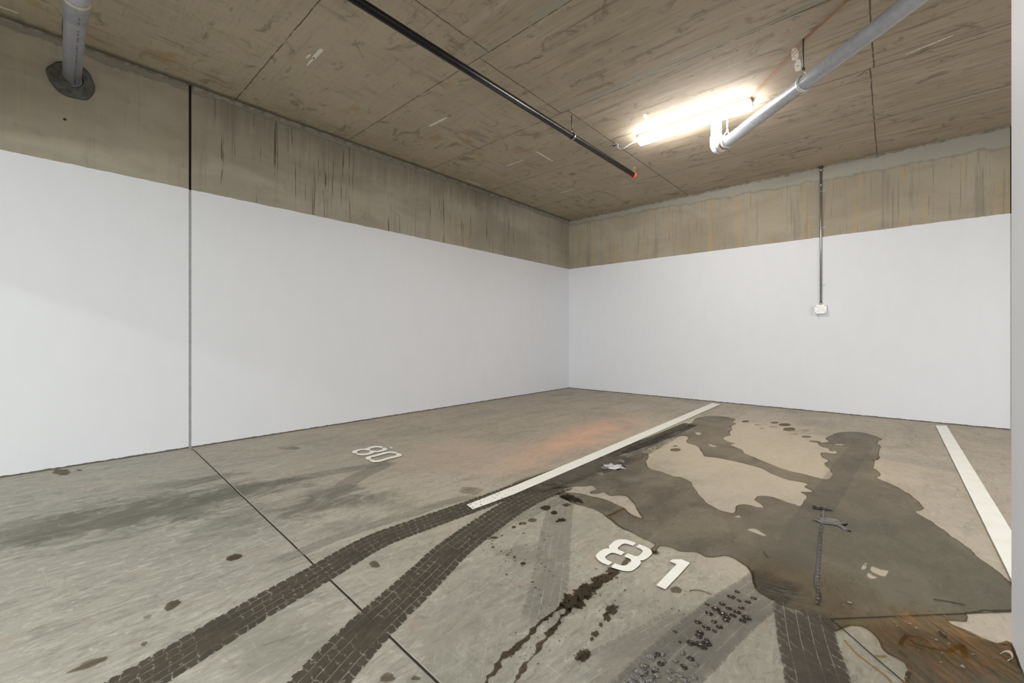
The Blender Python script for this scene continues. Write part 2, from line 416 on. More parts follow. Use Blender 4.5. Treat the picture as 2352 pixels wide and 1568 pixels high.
struct(mesh_obj('trim_8', fillet('f', 0, XL + .01, 1.0, 8, .035, .008), M_MORTAR), 'ragged mortar seam under the ceiling on the back wall')

# floor saw cuts
def cut(name, p, q, wd, mat, label, z=.0012):
    P = [Vector((*p, 0)), Vector((*q, 0))]; n = int((P[1] - P[0]).length / .04)
    pts = []
    for i in range(n + 1):
        v = P[0].lerp(P[1], i / n); j = mnoise.noise(Vector((i * .35, p[0], 0))) * .0016; pts.append((v.x + j, v.y + j))
    return struct(ribbon(name, pts, wd, z, mat), label)
M_CUT = flat('saw_cut_shadow', (.022, .019, .015), .9); M_CUTL = flat('saw_cut_grit', (.40, .37, .31), .9)
j0 = FL(448, 1036); j1 = FL(1005, 1568); dj = (Vector(j1) - Vector(j0)).normalized(); j2 = Vector(j1) + dj * 2
cut('trim_9', (XL + .03, j0[1] + .0), tuple(j0), .007, M_CUT, 'saw cut joint beside the wall')
cut('trim_10', j0, j2, .008, M_CUT, 'long diagonal saw cut joint in the floor')
off = Vector((dj.y, -dj.x)) * -.007
cut('trim_11', Vector(j0) + off, j2 + off, .005, M_CUTL, 'pale chipped edge of the long saw cut', .0010)
v0 = FL(1908, 1423); v1 = FL(2325, 1406); v2 = FL(2075, 1568)
e1 = Vector(v0) + (Vector(v1) - Vector(v0)) * 1.35; e2 = Vector(v0) + (Vector(v2) - Vector(v0)) * 1.5
cut('trim_12', v0, e1, .0045, M_CUT, 'saw cut running towards the column', .0046)
cut('trim_13', v0, e2, .0045, M_CUT, 'saw cut running out at the lower edge', .0046)

# ------------------------------------------------------------------ stains and tyre prints
def film(name, tint, gloss=.06, rough=.25, noise_amt=.12, streak=None):
    """thin film of water: darkens the concrete below it and shines a little"""
    n = NT(name); n.t.nodes.remove(n.bs)
    tr = n.t.nodes.new('ShaderNodeBsdfTransparent'); gl = n.t.nodes.new('ShaderNodeBsdfGlossy'); mx = n.t.nodes.new('ShaderNodeMixShader')
    v = n.noise(3.2, 2.4, 1, 6, .65, .8, 3); f = n.noise(11, 40, 1, 6, .7, 1.0, 8)
    c = n.mix(n.map(v, .35, .65), tuple(t * (1 - noise_amt) for t in tint), tuple(min(1, t * (1 + noise_amt)) for t in tint))
    c = n.mix(n.map(f, .60, .74, 0, .35), c, tuple(t * .8 for t in tint))
    if streak: c = streak(n, c)
    n.put(c, tr.inputs[0]); gl.inputs[0].default_value = (1, 1, 1, 1); gl.inputs['Roughness'].default_value = rough
    fr = n.t.nodes.new('ShaderNodeFresnel'); fr.inputs[0].default_value = 1.33
    n.put(n.math('MULTIPLY', fr.outputs[0], gloss / .06 * .55, clamp=True), mx.inputs[0])
    n.l(tr.outputs[0], mx.inputs[1]); n.l(gl.outputs[0], mx.inputs[2])
    bp = n.t.nodes.new('ShaderNodeBump'); bp.inputs['Strength'].default_value = .15; bp.inputs['Distance'].default_value = .003
    n.l(f, bp.inputs['Height']); n.l(bp.outputs[0], gl.inputs['Normal'])
    n.l(mx.outputs[0], n.out.inputs[0]); return n.m
def wetzones(n, c):
    # muddier, greyer film in the low half of the bay; brown silt near the column joint
    x, y, z = n.pos()
    j = n.mul(n.sub(n.noise(5, 5, 1, 5, .6, 0, 66), .5), .9)
    c = n.mix(n.mul(n.ell(.05, 2.65, .75, 1.0, 0, .6, j), .6), c, (.56, .58, .555))
    c = n.mix(n.mul(n.ell(-.28, 2.15, .32, .3, 0, .6, j), .55), c, (.50, .45, .38))
    c = n.mix(n.mul(n.ell(.12, 2.1, .4, .22, .6, .6, j), .6), c, (.60, .52, .38))
    return c
M_WET = film('wet_concrete_film', (.64, .63, .61), .022, .35, .10, wetzones)
M_RIM = film('drying_rim', (.76, .72, .65), .0, .5)
M_OIL = film('dark_damp_spot', (.58, .55, .50), .012, .4)
M_OIL2 = film('faint_damp_spot', (.82, .81, .79), .01, .5)
M_DRIP = film('fresh_drip', (.43, .39, .34), .012, .4)

def soft(name, col, alpha, su, sv, lo, hi, gloss=.7):
    """dirt deposit on a ribbon: feathered sides and broken up by noise"""
    n = NT(name); u, v = n.uv()
    e = n.map(n.abs(n.sub(u, .5)), .5, .28, 0, 1)
    q = n.noise(su, sv, 1, 7, .7, .4, 5, (u, v, 0.0))
    a = n.mul(n.mul(n.mul(e, n.map(q, lo, hi)), alpha), n.ends(.2))
    n.set(Base_Color=col, Roughness=gloss, Alpha=a); return n.m
def tread(name, col, gapcol, alpha, gapalpha, pitch=.034, ribs=5, lo=.25, hi=.55, slant=.35, fade=None, rough=.8, fmin=.35):
    n = NT(name); u, v = n.uv()
    wob = n.mul(n.sub(n.noise(5, 22, 1, 5, .65, 0, 2, (u, v, 0.0)), .5), .09)
    ur = n.mul(n.add(u, n.mul(wob, .25)), ribs); rf = n.fr(ur); ri = n.math('FLOOR', ur)
    groove = n.map(n.abs(n.sub(rf, .5)), .455, .475, 0, 1)
    vv = n.add(n.add(n.mul(n.add(v, n.mul(wob, .9)), 1 / pitch), n.mul(ri, .377)), n.mul(rf, slant))
    cross = n.map(n.abs(n.sub(n.fr(vv), .5)), .43, .465, 0, 1)
    shoulder = n.math('GREATER_THAN', n.abs(n.sub(u, .5)), .31)
    crk = n.map(n.noise(7, 30, 1, 4, .6, 0, 41, (u, v, 0.0)), .46, .58, .12, 1)
    cross2 = n.mx(n.mul(n.mul(cross, shoulder), n.map(crk, 0, 1, .35, 1)), n.mul(n.mul(cross, .8), crk))
    gap = n.mx(groove, cross2)
    rag = n.mul(n.sub(n.noise(6, 55, 1, 4, .65, 0, 19, (u, v, 0.0)), .5), .10)
    side = n.map(n.add(n.abs(n.sub(u, .5)), rag), .465, .485, 1, 0)
    wide = n.map(n.abs(n.sub(n.fr(vv), .5)), .36, .40, 0, 1)
    lug = n.mx(n.map(n.abs(n.sub(u, .5)), .43, .44, 1, 0), n.sub(1.0, wide))
    side = n.mul(side, lug)
    side = n.mul(side, n.ends(.12))
    brk = n.map(n.noise(4, 16, 1, 5, .7, .3, 77, (u, v, 0.0)), .44, .58, .0, 1)
    pat = n.noise(2.2, 7, 1, 7, .72, .6, 9, (u, v, 0.0)); big = n.noise(.8, 1.6, 1, 4, .6, .3, 31, (u, v, 0.0))
    fill = n.mul(n.map(pat, lo, hi, fmin, 1), n.map(big, .3, .55, fmin * .5 + .5, 1))
    # clogged places where mud closes the grooves
    clog = n.map(n.noise(1.3, 5, 1, 5, .65, .3, 55, (u, v, 0.0)), .50, .60, 0, .88)
    gap = n.mul(gap, n.sub(1.0, clog))
    dark = n.mul(n.sub(1.0, gap), n.mul(fill, alpha))
    a = n.mul(n.mx(dark, n.mul(n.mul(gap, brk), gapalpha)), side)
    c = n.mix(gap, n.mix(n.map(pat, .3, .7), col, tuple(min(1, k * 1.5) for k in col)), gapcol)
    n.set(Base_Color=c, Roughness=rough, Alpha=a, Specular_IOR_Level=.3); return n.m
M_TD = tread('dark_mud_tread', (.052, .044, .031), (.38, .34, .275), .95, .6, .040, 5, .2, .5, .35, None, .8, .72)
M_TD2 = tread('dark_wet_tread', (.055, .045, .033), (.42, .38, .32), .92, .5, .045, 5, .2, .5, .8, None, .35, .7)
M_TL = tread('faint_dust_tread', (.20, .19, .16), (.60, .57, .49), .52, .6, .034, 5, .36, .60, .35, None, .8, .45)
M_TLL = tread('very_faint_dust_tread', (.24, .235, .20), (.56, .54, .47), .16, .5, .033, 5, .40, .62, .35, None, .8, .0)
M_TG = tread('grey_mud_tread', (.15, .14, .12), (.42, .40, .36), .66, .3, .021, 5, .25, .6, .2)
M_TF = tread('film_tread', (.13, .12, .10), (.24, .23, .20), .30, .1, .03, 5, .3, .7)
M_MUD = soft('smeared_mud', (.085, .075, .052), .95, 2.0, 9, .3, .5)
M_MUD2 = soft('thin_mud_smear', (.10, .085, .06), .8, 7, 10, .40, .62, .4)

def fp(pts): return [FL(*p) for p in pts]
tag(ribbon('tyre_print', fp([(150, 1665), (320, 1563), (460, 1478), (600, 1393), (735, 1316), (863, 1243), (991, 1195), (1062, 1170), (1130, 1145), (1200, 1118), (1300, 1080), (1400, 1043), (1500, 1010), (1590, 972)]), .185, .0016, M_TD),
    'dark muddy tyre print running from lower left and under the long divider line', 'tyre mark')
tag(ribbon('tyre_print', fp([(640, 1680), (732, 1568), (800, 1493), (862, 1430), (946, 1352), (1000, 1300), (1040, 1262), (1112, 1208), (1175, 1166), (1230, 1138), (1300, 1112)]), .20, .0019, M_TD),
    'dark muddy tyre print curving up from bottom centre, right of the other long one', 'tyre mark')
tag(ribbon('tyre_print', fp([(1836, 1385), (1845, 1430), (1853, 1470), (1865, 1515), (1880, 1568), (1905, 1680)]), .19, .0050, M_TD2),
    'dark wet tyre print with slanted tread blocks, straight down beside the column joint', 'tyre mark')
tag(ribbon('tyre_print', fp([(1800, 1318), (1750, 1358), (1690, 1398), (1622, 1458), (1562, 1514), (1505, 1572), (1400, 1690)]), .20, .0024, M_TG),
    'grey wet tyre print with mud clumps, lower right of the bay number 81', 'tyre mark')
tag(ribbon('tyre_print', fp([(1600, 1405), (1545, 1440), (1494, 1471), (1400, 1522), (1310, 1580)]), .15, .0021, M_TL),
    'faint grey tyre print left of the clumpy wet one', 'tyre mark')
tag(ribbon('tyre_print', fp([(1292, 1140), (1286, 1169), (1277, 1223), (1269, 1287), (1262, 1335), (1252, 1390), (1238, 1450)]), .17, .0021, M_TL),
    'pale dusty tyre print running down left of the bay number 81', 'tyre mark')
tag(ribbon('tyre_print', fp([(1150, 1203), (1190, 1184), (1230, 1167), (1275, 1148), (1310, 1128)]), .14, .0013, M_TL),
    'short pale dusty tyre print below the near end of the long divider line', 'tyre mark')
tag(ribbon('tyre_print', fp([(1175, 1260), (1160, 1320), (1145, 1400), (1130, 1480), (1118, 1568), (1110, 1620)]), .17, .0013, M_TLL),
    'very faint dusty tyre print at bottom centre, left of the drip trails', 'tyre mark')
tag(ribbon('tyre_print', fp([(1085, 1300), (1062, 1370), (1040, 1450), (1022, 1568), (1012, 1620)]), .15, .0011, M_TLL),
    'very faint dusty tyre print at bottom centre, nearer the dark tyre print', 'tyre mark')
tag(ribbon('tyre_print', fp([(912, 1057), (860, 1068), (800, 1078), (740, 1088), (690, 1097), (630, 1112)]), .145, .0013, M_TL),
    'light tyre print leading straight left from the bay number 80', 'tyre mark')
tag(ribbon('tyre_print', fp([(905, 1060), (870, 1073), (835, 1088), (805, 1105), (780, 1125)]), .16, .0016, M_TL),
    'light tyre print curving down to the left from the bay number 80', 'tyre mark')
tag(ribbon('tyre_print', fp([(1110, 1136), (1040, 1150), (950, 1178), (860, 1205), (770, 1235), (690, 1268), (600, 1305)]), .09, .0013, M_TL),
    'narrow faint tyre print just above the dark muddy one', 'tyre mark')
tag(ribbon('tyre_print', fp([(820, 1092), (740, 1120), (640, 1150), (540, 1180), (430, 1215)]), .13, .0011, M_TLL),
    'broken faint tyre print crossing the long saw cut', 'tyre mark')
tag(ribbon('tyre_print', fp([(1985, 1020), (1950, 1062), (1912, 1118), (1880, 1165), (1850, 1210), (1830, 1260), (1812, 1310)]), .17, .0040, M_TF),
    'dim tyre print pressed through the wet patch towards the back wall', 'tyre mark')
tag(ribbon('mud_smear', fp([(1185, 1128), (1240, 1110), (1300, 1090), (1370, 1066), (1440, 1045)]), .34, .0044, M_MUD), 'dark mud smear along the near side of the long divider line', 'mud')
tag(ribbon('mud_smear', fp([(1700, 1322), (1750, 1345), (1800, 1362), (1850, 1372), (1900, 1368)]), .16, .0042, M_MUD2), 'brown streaky mud smear where the wet patch meets the tyre prints', 'mud')
tag(ribbon('mud_smear', fp([(1240, 1120), (1330, 1098), (1420, 1068), (1500, 1030), (1575, 985)]), .12, .0042, M_MUD2), 'thin streaky mud smear beside the divider line further back', 'mud')

# main wet patch
C3 = lambda p: conv(p, 1000, 980, 2.6667); C4 = lambda p: conv(p, 1500, 880, 2.7606); C5 = lambda p: conv(p, 1600, 1250, 3.1277); C6 = lambda p: conv(p, 1200, 860, 3.92)
outline = (C4([(180, 300), (240, 255), (270, 225), (320, 212), (390, 208), (455, 213), (500, 222), (525, 232), (505, 245), (525, 258), (495, 275), (500, 295), (485, 310), (490, 330), (455, 342), (445, 350), (465, 362), (490, 375), (520, 382), (495, 392), (520, 405), (570, 425), (580, 445), (650, 475), (740, 512), (800, 535), (880, 560), (960, 578), (1040, 600), (1105, 613), (1135, 590), (1135, 570), (1125, 550), (1100, 530), (1085, 508), (1110, 498), (1105, 485), (1075, 475), (1062, 455), (1070, 440), (1100, 442), (1140, 447), (1168, 438), (1150, 428), (1120, 430), (1110, 415), (1080, 405), (1055, 392), (1040, 378), (1000, 372), (1000, 365), (1045, 367), (1070, 377), (1115, 372), (1095, 352), (1110, 340), (1150, 322), (1200, 310), (1270, 308), (1340, 315), (1400, 332), (1450, 355), (1430, 368), (1422, 385), (1445, 400), (1440, 420), (1430, 440), (1437, 465), (1430, 485), (1405, 490), (1410, 510), (1395, 535), (1430, 560), (1440, 585), (1420, 602), (1470, 625), (1540, 655), (1600, 690), (1640, 715), (1675, 745), (1700, 775), (1710, 800), (1690, 812), (1665, 815), (1700, 838), (1760, 875), (1830, 925), (1890, 970), (1960, 1015), (2000, 1045), (2050, 1095), (2110, 1140), (2160, 1175), (2210, 1215), (2250, 1250), (2276, 1280)])
    + [(2352, 1395)]
    + C5([(2266, 487), (2150, 493), (1945, 505), (1955, 530), (1930, 560), (1870, 555), (1810, 558), (1840, 580), (1900, 605), (1980, 640), (2060, 680), (2120, 700), (2160, 715), (2200, 705), (2262, 708), (2352, 900), (2400, 1150), (1500, 1150), (1490, 995), (1505, 950), (1510, 890), (1480, 850), (1420, 820), (1370, 790), (1320, 740), (1290, 680), (1255, 640), (1225, 612), (1190, 600), (1120, 597), (1060, 600), (1035, 615), (1020, 632), (980, 630), (945, 615), (870, 560), (760, 490), (700, 468), (660, 455), (600, 440), (560, 410), (520, 395), (440, 340), (400, 270), (385, 205), (370, 170), (300, 120), (215, 85), (170, 92), (120, 97), (60, 85)])
    + C3([(1600, 770), (1500, 765), (1450, 745), (1385, 735), (1345, 778), (1320, 760), (1345, 722), (1300, 700), (1240, 670), (1180, 640), (1110, 605), (1060, 560), (1000, 520), (950, 500), (905, 485), (870, 480), (830, 465), (790, 440), (760, 420), (740, 410), (790, 403), (850, 404), (900, 414), (950, 425), (1000, 436), (1060, 455), (1120, 482), (1170, 512), (1220, 548), (1262, 560), (1250, 535), (1222, 480), (1200, 455), (1175, 430), (1120, 422), (1080, 425), (1050, 412), (1020, 402), (985, 412), (945, 408), (965, 395), (988, 385), (970, 368), (945, 362), (900, 366), (860, 366), (800, 375), (700, 385), (620, 395), (700, 352), (850, 300), (950, 255), (1080, 200), (1200, 162), (1290, 165), (1305, 190), (1290, 215), (1300, 245)])
    + C4([(0, 550), (60, 565), (130, 590), (185, 600), (240, 630), (262, 665), (300, 715), (340, 760), (400, 795), (450, 815), (510, 825), (525, 810), (520, 790), (545, 772), (600, 770), (660, 785), (700, 790), (690, 770), (660, 750), (645, 735), (680, 715), (740, 720), (800, 735), (850, 755), (900, 770), (935, 782), (965, 745), (975, 720), (960, 705), (935, 690), (1000, 690), (1010, 685), (960, 655), (980, 640), (930, 625), (850, 610), (750, 575), (700, 545), (600, 515), (500, 492), (400, 472), (330, 465), (310, 435), (280, 400), (220, 380), (210, 365), (225, 350), (215, 338), (180, 335), (100, 352), (40, 378)])
    + C6([(1060, 700), (900, 705), (1000, 650), (1200, 570), (1330, 520), (1420, 490)]))
holes = [C4([(268, 313), (300, 314), (305, 323), (282, 328)]), C4([(350, 388), (375, 390), (405, 402), (370, 402)]), C4([(1155, 385), (1210, 388), (1195, 393), (1165, 392)]),
         C4([(505, 850), (525, 848), (540, 838), (558, 855), (530, 852)]), C4([(598, 930), (650, 926), (720, 970), (690, 966), (640, 947)]),
         C5([(1185, 165), (1200, 148), (1222, 158), (1210, 180), (1185, 182)]), C5([(1205, 140), (1220, 135), (1228, 145), (1212, 149)]), C5([(1250, 175), (1265, 160), (1330, 185), (1375, 190), (1372, 208), (1345, 232), (1260, 200)]),
         C5([(1225, 210), (1245, 208), (1260, 225), (1300, 238), (1260, 250), (1235, 240)]), C6([(630, 880), (650, 875), (715, 885), (730, 902), (690, 903)]), C6([(935, 745), (950, 738), (970, 748)])]
LP = [jag(fp(outline), .009, .013, 3)] + [jag(fp(h), .002, .012, 5) for h in holes]
wet = decal('puddle', LP, .0028, M_WET)
tag(wet, 'large branching wet patch of water on the concrete of bay 81', 'puddle')
def rimstrip(loop, wd, z):
    bm = bmesh.new(); P = [Vector((x, y, 0)) for x, y in loop]; n = len(P); a = []
    area_ = sum(P[i].x * P[(i + 1) % n].y - P[(i + 1) % n].x * P[i].y for i in range(n)); sg = 1 if area_ > 0 else -1
    for i in range(n):
        d = (P[(i + 1) % n] - P[i - 1]); d = d.normalized() if d.length > 1e-6 else Vector((1, 0, 0)); s = Vector((-d.y, d.x, 0)) * sg
        w_ = wd * (.5 + abs(mnoise.noise(P[i] * 3)) * 1.8)
        a.append((bm.verts.new(P[i] - wet.location + Vector((0, 0, z))), bm.verts.new(P[i] + s * w_ - wet.location + Vector((0, 0, z)))))
    for i in range(n):
        p, q = a[i], a[(i + 1) % n]; bm.faces.new((p[0], q[0], q[1], p[1]) if sg > 0 else (p[1], q[1], q[0], p[0]))
    return bm
rim = mesh_obj('drying_edge', rimstrip(LP[0], .008, .0034), M_RIM, wet); rim['label'] = 'darker brown rim of the wet patch'

# rust and silt
def rust():
    n = NT('rust_stain'); x, y, z = n.pos()
    c_, s_ = math.cos(-.9), math.sin(-.9); a = n.add(n.mul(x, c_), n.mul(y, s_)); b_ = n.sub(n.mul(y, c_), n.mul(x, s_))
    q = n.noise(5, 32, 1, 7, .7, .8, 3, (a, b_, 0.0)); g = n.noise(3, 3, 1, 4, .6, .5, 9)
    n.set(Base_Color=n.mix(n.map(q, .4, .65), (.24, .17, .09), (.33, .15, .055)), Roughness=.45, Alpha=n.mul(n.map(q, .40, .68, .06, .7), n.map(g, .32, .55, .25, 1)))
    return n.m
M_RUST = rust()
tag(decal('rust_stain', [jag(fp(C5([(1235, 605), (1330, 540), (1480, 505), (1540, 480), (1660, 500), (1760, 530), (1830, 575), (1900, 606), (1980, 641), (2060, 682), (2150, 725), (2240, 745), (2352, 960), (2400, 1150), (1510, 1150), (1497, 995), (1507, 950), (1512, 892), (1480, 850), (1370, 788), (1320, 738), (1290, 680)])), .006, .02, 9)], .0052, M_RUST),
    'orange brown rust and silt stain spread on the wet floor beside the column', 'stain')
M_OCH = film('ochre_line', (.84, .72, .54), 0, .5)
def streakm(name, px, wd, mat, label, z=.0054, cat='stain'):
    return tag(ribbon(name, fp(px), wd, z, mat), label, cat)
streakm('rust_streak', C3([(1160, 500), (1110, 525), (1060, 550)]), .02, M_OCH, 'short ochre streak across the curved arm of the wet patch')
streakm('rust_streak', conv([(2080, 700), (2200, 640)], 0, 0, 1) and conv([(1160, 810), (1290, 750), (1410, 690)], 2000, 1380, 6.68), .016, M_OCH, 'rust streak forming the left leg of an angle beside the column', .0056)
streakm('rust_streak', conv([(1410, 690), (1430, 790), (1455, 900)], 2000, 1380, 6.68), .018, M_OCH, 'rust streak forming the right leg of an angle beside the column', .0058)
streakm('rust_streak', conv([(450, 700), (540, 555), (740, 570), (890, 650)], 2000, 1380, 6.68), .012, M_OCH, 'bent rust streak on the silt between joint and column', .0056)
streakm('rust_streak', conv([(600, 610), (680, 680), (900, 740), (1130, 790)], 2000, 1380, 6.68), .012, M_OCH, 'long wavy rust streak below the bent one', .0058)
streakm('rust_streak', conv([(540, 680), (700, 730), (820, 780)], 2000, 1380, 6.68), .008, M_OCH, 'thin short rust streak at the left of the silt', .0060)
streakm('rust_streak', C5([(1060, 690), (1150, 790), (1240, 860), (1360, 950), (1400, 995)]), .009, M_OCH, 'rusty streak on dry floor between wet tyre print and saw cut', .0022)
streakm('rust_streak', C5([(1280, 805), (1330, 808), (1362, 804)]), .010, M_OCH, 'short brown dash on the pale dry triangle beside the saw cut', .0022)

# ---- spots
def spot(px, py, rx, ry, mat, label, group=None, rot=0.0, z=.0020, seed=None, name='wet_spot', cat='stain', irr=.16):
    seed = px * 1.37 + py if seed is None else seed; pts = []
    N = 72
    for i in range(N):
        t = 2 * math.pi * i / N
        k = 1 + irr * 2 * mnoise.noise(Vector((math.cos(t) * 1.3, math.sin(t) * 1.3, seed))) + irr * mnoise.noise(Vector((math.cos(t) * 4, math.sin(t) * 4, seed + 9))) + irr * .25 * mnoise.noise(Vector((math.cos(t) * 9, math.sin(t) * 9, seed + 3)))
        a, b_ = rx * k * math.cos(t), ry * k * math.sin(t)
        pts.append(FL(px + a * math.cos(rot) - b_ * math.sin(rot), py + a * math.sin(rot) + b_ * math.cos(rot)))
    return tag(decal(name, [pts], z, mat), label, cat, group)
DROPS = ['faint round drop mark nearest the left wet arm', 'small flat drop mark second from the left wet arm', 'drop mark touching the left end of the large upper oval', 'large upper oval drop mark near the back wall',
         'faint drop mark just below and left of the large upper oval', 'largest oval drop mark in the row near the back wall', 'small drop mark lowest at the left of the row', 'flat drop mark furthest right in the upper row',
         'flat drop mark below the largest oval', 'long flat drop mark nearest the right wet arm']
for k, (a, b_, c_, d_) in enumerate([(1712, 967.7, 8.7, 2.2), (1740, 975.6, 8, 1.8), (1779, 970.6, 9.4, 2.2), (1802.5, 975.3, 14, 3.3), (1775, 980, 9, 2), (1813, 986, 15, 4.3), (1750.7, 984.3, 7, 1.5), (1850.6, 988.7, 9.5, 2), (1823.5, 996.6, 9.5, 2), (1852, 1003, 11.6, 2.2)]):
    spot(a, b_, c_, d_, M_OIL2 if d_ < 2.1 else M_OIL, DROPS[k] + ', on dry floor', 'drops between the two wet arms', irr=.06)
spot(1551.8, 1033, 12.7, 3.6, M_OIL, 'larger oval drop mark on the pale dry island by the divider line', irr=.06)
spot(1551, 1024, 6.5, 1.2, M_OIL, 'tiny flat drop mark just above the oval one on the pale dry island', irr=.06)
G2 = 'drops below the near end of the divider line'
for a, b_, c_, d_, m_, l_ in [(1300.6, 1160, 9.5, 3.5, M_OIL, 'oval wet spot just below the dark tip of the curved wet arm'), (1253, 1167, 12, 5.5, M_DRIP, 'dark ragged wet spot at the head of the pale tyre print'),
        (1273, 1178, 8, 4.5, M_DRIP, 'dark wet spot touching the ragged one on its lower right'), (1290, 1194.5, 9, 4, M_DRIP, 'dark oval wet spot low on the pale tyre print'),
        (1280, 1198, 4, 2, M_DRIP, 'small dark dot left of the low oval spot on the pale tyre print'),
        (1222.5, 1195, 10.5, 4.6, M_OIL, 'largest olive oval wet spot left of the pale tyre print'), (1202.5, 1202, 8, 3.6, M_OIL, 'medium wet spot left of the largest olive oval'),
        (1194.5, 1203.6, 3, 2.5, M_DRIP, 'little dark dot on the left rim of the medium wet spot'), (1180, 1211, 5, 2.6, M_DRIP, 'small black wet dot beside the right edge of the dark tyre print'),
        (1202, 1225, 3, 1.2, M_DRIP, 'tiny flat dark dot above the grey round smudge'), (1201, 1295, 6.2, 3.9, M_DRIP, 'single black round oil spot on the grey smudge left of the number 81'),
        (1199.7, 1302, 1.8, 1, M_DRIP, 'pinhead dark dot just under the black round oil spot'), (1135, 1235.5, 9.5, 3, M_DRIP, 'flat ragged dark spot at the lower edge of the curving tyre print')]:
    spot(a, b_, c_, d_, m_, l_, irr=.12, z=.0030)
px_ok = lambda a: 1300 < a < 1420
for a, b_, c_, d_, m_, l_, r_ in [(538, 1280, 17, 7, M_DRIP, 'dark crescent stain on the grey aisle floor left of the saw cut', -.2), (394, 1392, 21, 8, M_OIL, 'elongated dark stain above the dark tyre print at lower left', -.5),
        (330, 1480, 8, 4, M_OIL, 'small dark stain on the upper edge of the lower left tyre print', -.5), (204, 1527, 44, 6, M_OIL, 'long thin dark stain near the bottom left corner', -.38),
        (338, 1418, 10, 4, M_OIL2, 'faint stain left of the elongated one above the tyre print', -.3), (141, 1084, 23, 6, M_OIL, 'brown ring stain against the foot of the left wall', 0),
        (182, 1080, 7, 2, M_OIL, 'little brown mark right of the ring stain at the wall foot', 0),
        (860, 1297, 12, 7, M_OIL, 'brown smudge between the two long tyre prints', .2), (890, 1557, 16, 9, M_OIL, 'brown blot at the bottom edge right of the curving tyre print', -.2),
        (955, 1559, 9, 5, M_OIL, 'small brown blot at the bottom edge by the saw cut', 0), (663, 1029, 22, 3.5, M_OIL2, 'faint oval stain near the left wall right of the saw cut', 0),
        (1082, 1128, 28, 8, M_OIL2, 'grey tread-shaped stain above the near end of the divider line', 0.1),
        (1407, 1309, 14, 9, M_DRIP, 'dark spill just under the stencilled eight', -.2), (1382, 1334, 32, 13, M_DRIP, 'long dark spill below the stencilled eight', -.35),
        (1341, 1360.6, 25, 14, M_DRIP, 'round dark spill further down from the stencilled eight', -.2), (1311, 1385, 26, 17, M_DRIP, 'dark spill where the two drip trails begin', .1),
        (1405, 1400, 17, 11, M_DRIP, 'separate dark spill right of the drip trails', -.4), (1393, 1417, 9, 8, M_DRIP, 'dark blot hanging from the separate spill', -.4), (1380, 1435, 5, 4, M_DRIP, 'small dark dot below the separate spill', 0),
        (1367, 1458, 9, 6, M_DRIP, 'dark blot midway between the separate spill and the lowest one', 0), (1358, 1469, 5, 4.5, M_DRIP, 'dark dot touching the midway blot', 0), (1334, 1505, 17, 14, M_DRIP, 'lowest dark spill beside the faint grey tyre print', 0),
        (1553, 1355, 13, 7.5, M_OIL, 'ringed dark spot at the foot of the stencilled one', .15), (1436, 1291, 13, 7, M_OIL, 'damp patch inside the lower loop of the stencilled eight', -.7),
        (1503, 1270, 12, 4.5, M_OIL, 'dark drop at the upper right of the stencilled eight', .15), (1202, 1392, 8, 3, M_OIL2, 'faint small stain left of the drip trail heads', .1),
        (1317, 1147, 24, 7, M_DRIP, 'dark tread-marked tip of the curved wet arm', .3)]:
    spot(a, b_, c_, d_, m_, l_, rot=r_, z=.0032, irr=.36 if m_ is M_DRIP and px_ok(a) else .2)
def trail(pts, w0, label, seed):
    P = cr([(*FL(*p), 0) for p in C3(pts)], .012); L = []; R_ = []; n = len(P)
    for i, p in enumerate(P):
        d = (P[min(i + 1, n - 1)] - P[max(i - 1, 0)]).normalized(); s = Vector((d.y, -d.x, 0))
        k = max(.08, .7 + 1.5 * mnoise.noise(Vector((i * .31, seed, 0))) + 1.1 * mnoise.noise(Vector((i * .9, seed, 2))))
        k2 = max(.08, .7 + 1.5 * mnoise.noise(Vector((i * .31, seed, 5))) + 1.1 * mnoise.noise(Vector((i * .9, seed, 7))))
        L.append((p + s * w0 * k)[:2]); R_.append((p - s * w0 * k2)[:2])
    return tag(decal('drip_trail', [L + R_[::-1]], .0027, M_DRIP), label, 'stain')
trail([(790, 1100), (740, 1125), (700, 1155), (660, 1190), (620, 1230), (570, 1275), (510, 1330), (470, 1370), (410, 1425), (370, 1485), (330, 1535), (290, 1590)], .011, 'left one of two dark drip trails below the number 81', 1.5)
trail([(830, 1110), (780, 1160), (730, 1220), (690, 1290), (640, 1350), (600, 1405), (545, 1470), (520, 1520), (470, 1590)], .0125, 'right one of two dark drip trails below the number 81', 4.5)
# splatter round the spills: countless pinhead drops
bm = bmesh.new(); rs = random.Random(5)
for k in range(300):
    cx, cy, s1, s2 = rs.choice([(1341, 1362, 34, 22), (1311, 1390, 34, 24), (1382, 1334, 40, 20), (1405, 1402, 24, 18), (1335, 1505, 26, 22), (1260, 1440, 40, 40), (1215, 1480, 40, 50), (1170, 1270, 40, 30), (1235, 1300, 60, 60), (1500, 1380, 90, 50), (1120, 1240, 30, 20)])
    px = rs.gauss(cx, s1 * .6); py = rs.gauss(cy, s2 * .6); r0 = rs.uniform(.6, 1.8) * (1 if rs.random() < .85 else 1.8)
    vs = [bm.verts.new((*FL(px + r0 * math.cos(t) * 1.3, py + r0 * math.sin(t) * .7), .0034)) for t in [2 * math.pi * i / 8 for i in range(8)]]
    bm.faces.new(vs[::-1])
bm.normal_update()
for f in bm.faces:
    if f.normal.z < 0: f.normal_flip()
sp = mesh_obj('splatter', bm, M_DRIP); tag(sp, 'fine splatter of pinhead drops round the spills and drip trails', 'stain'); sp['kind'] = 'stuff'

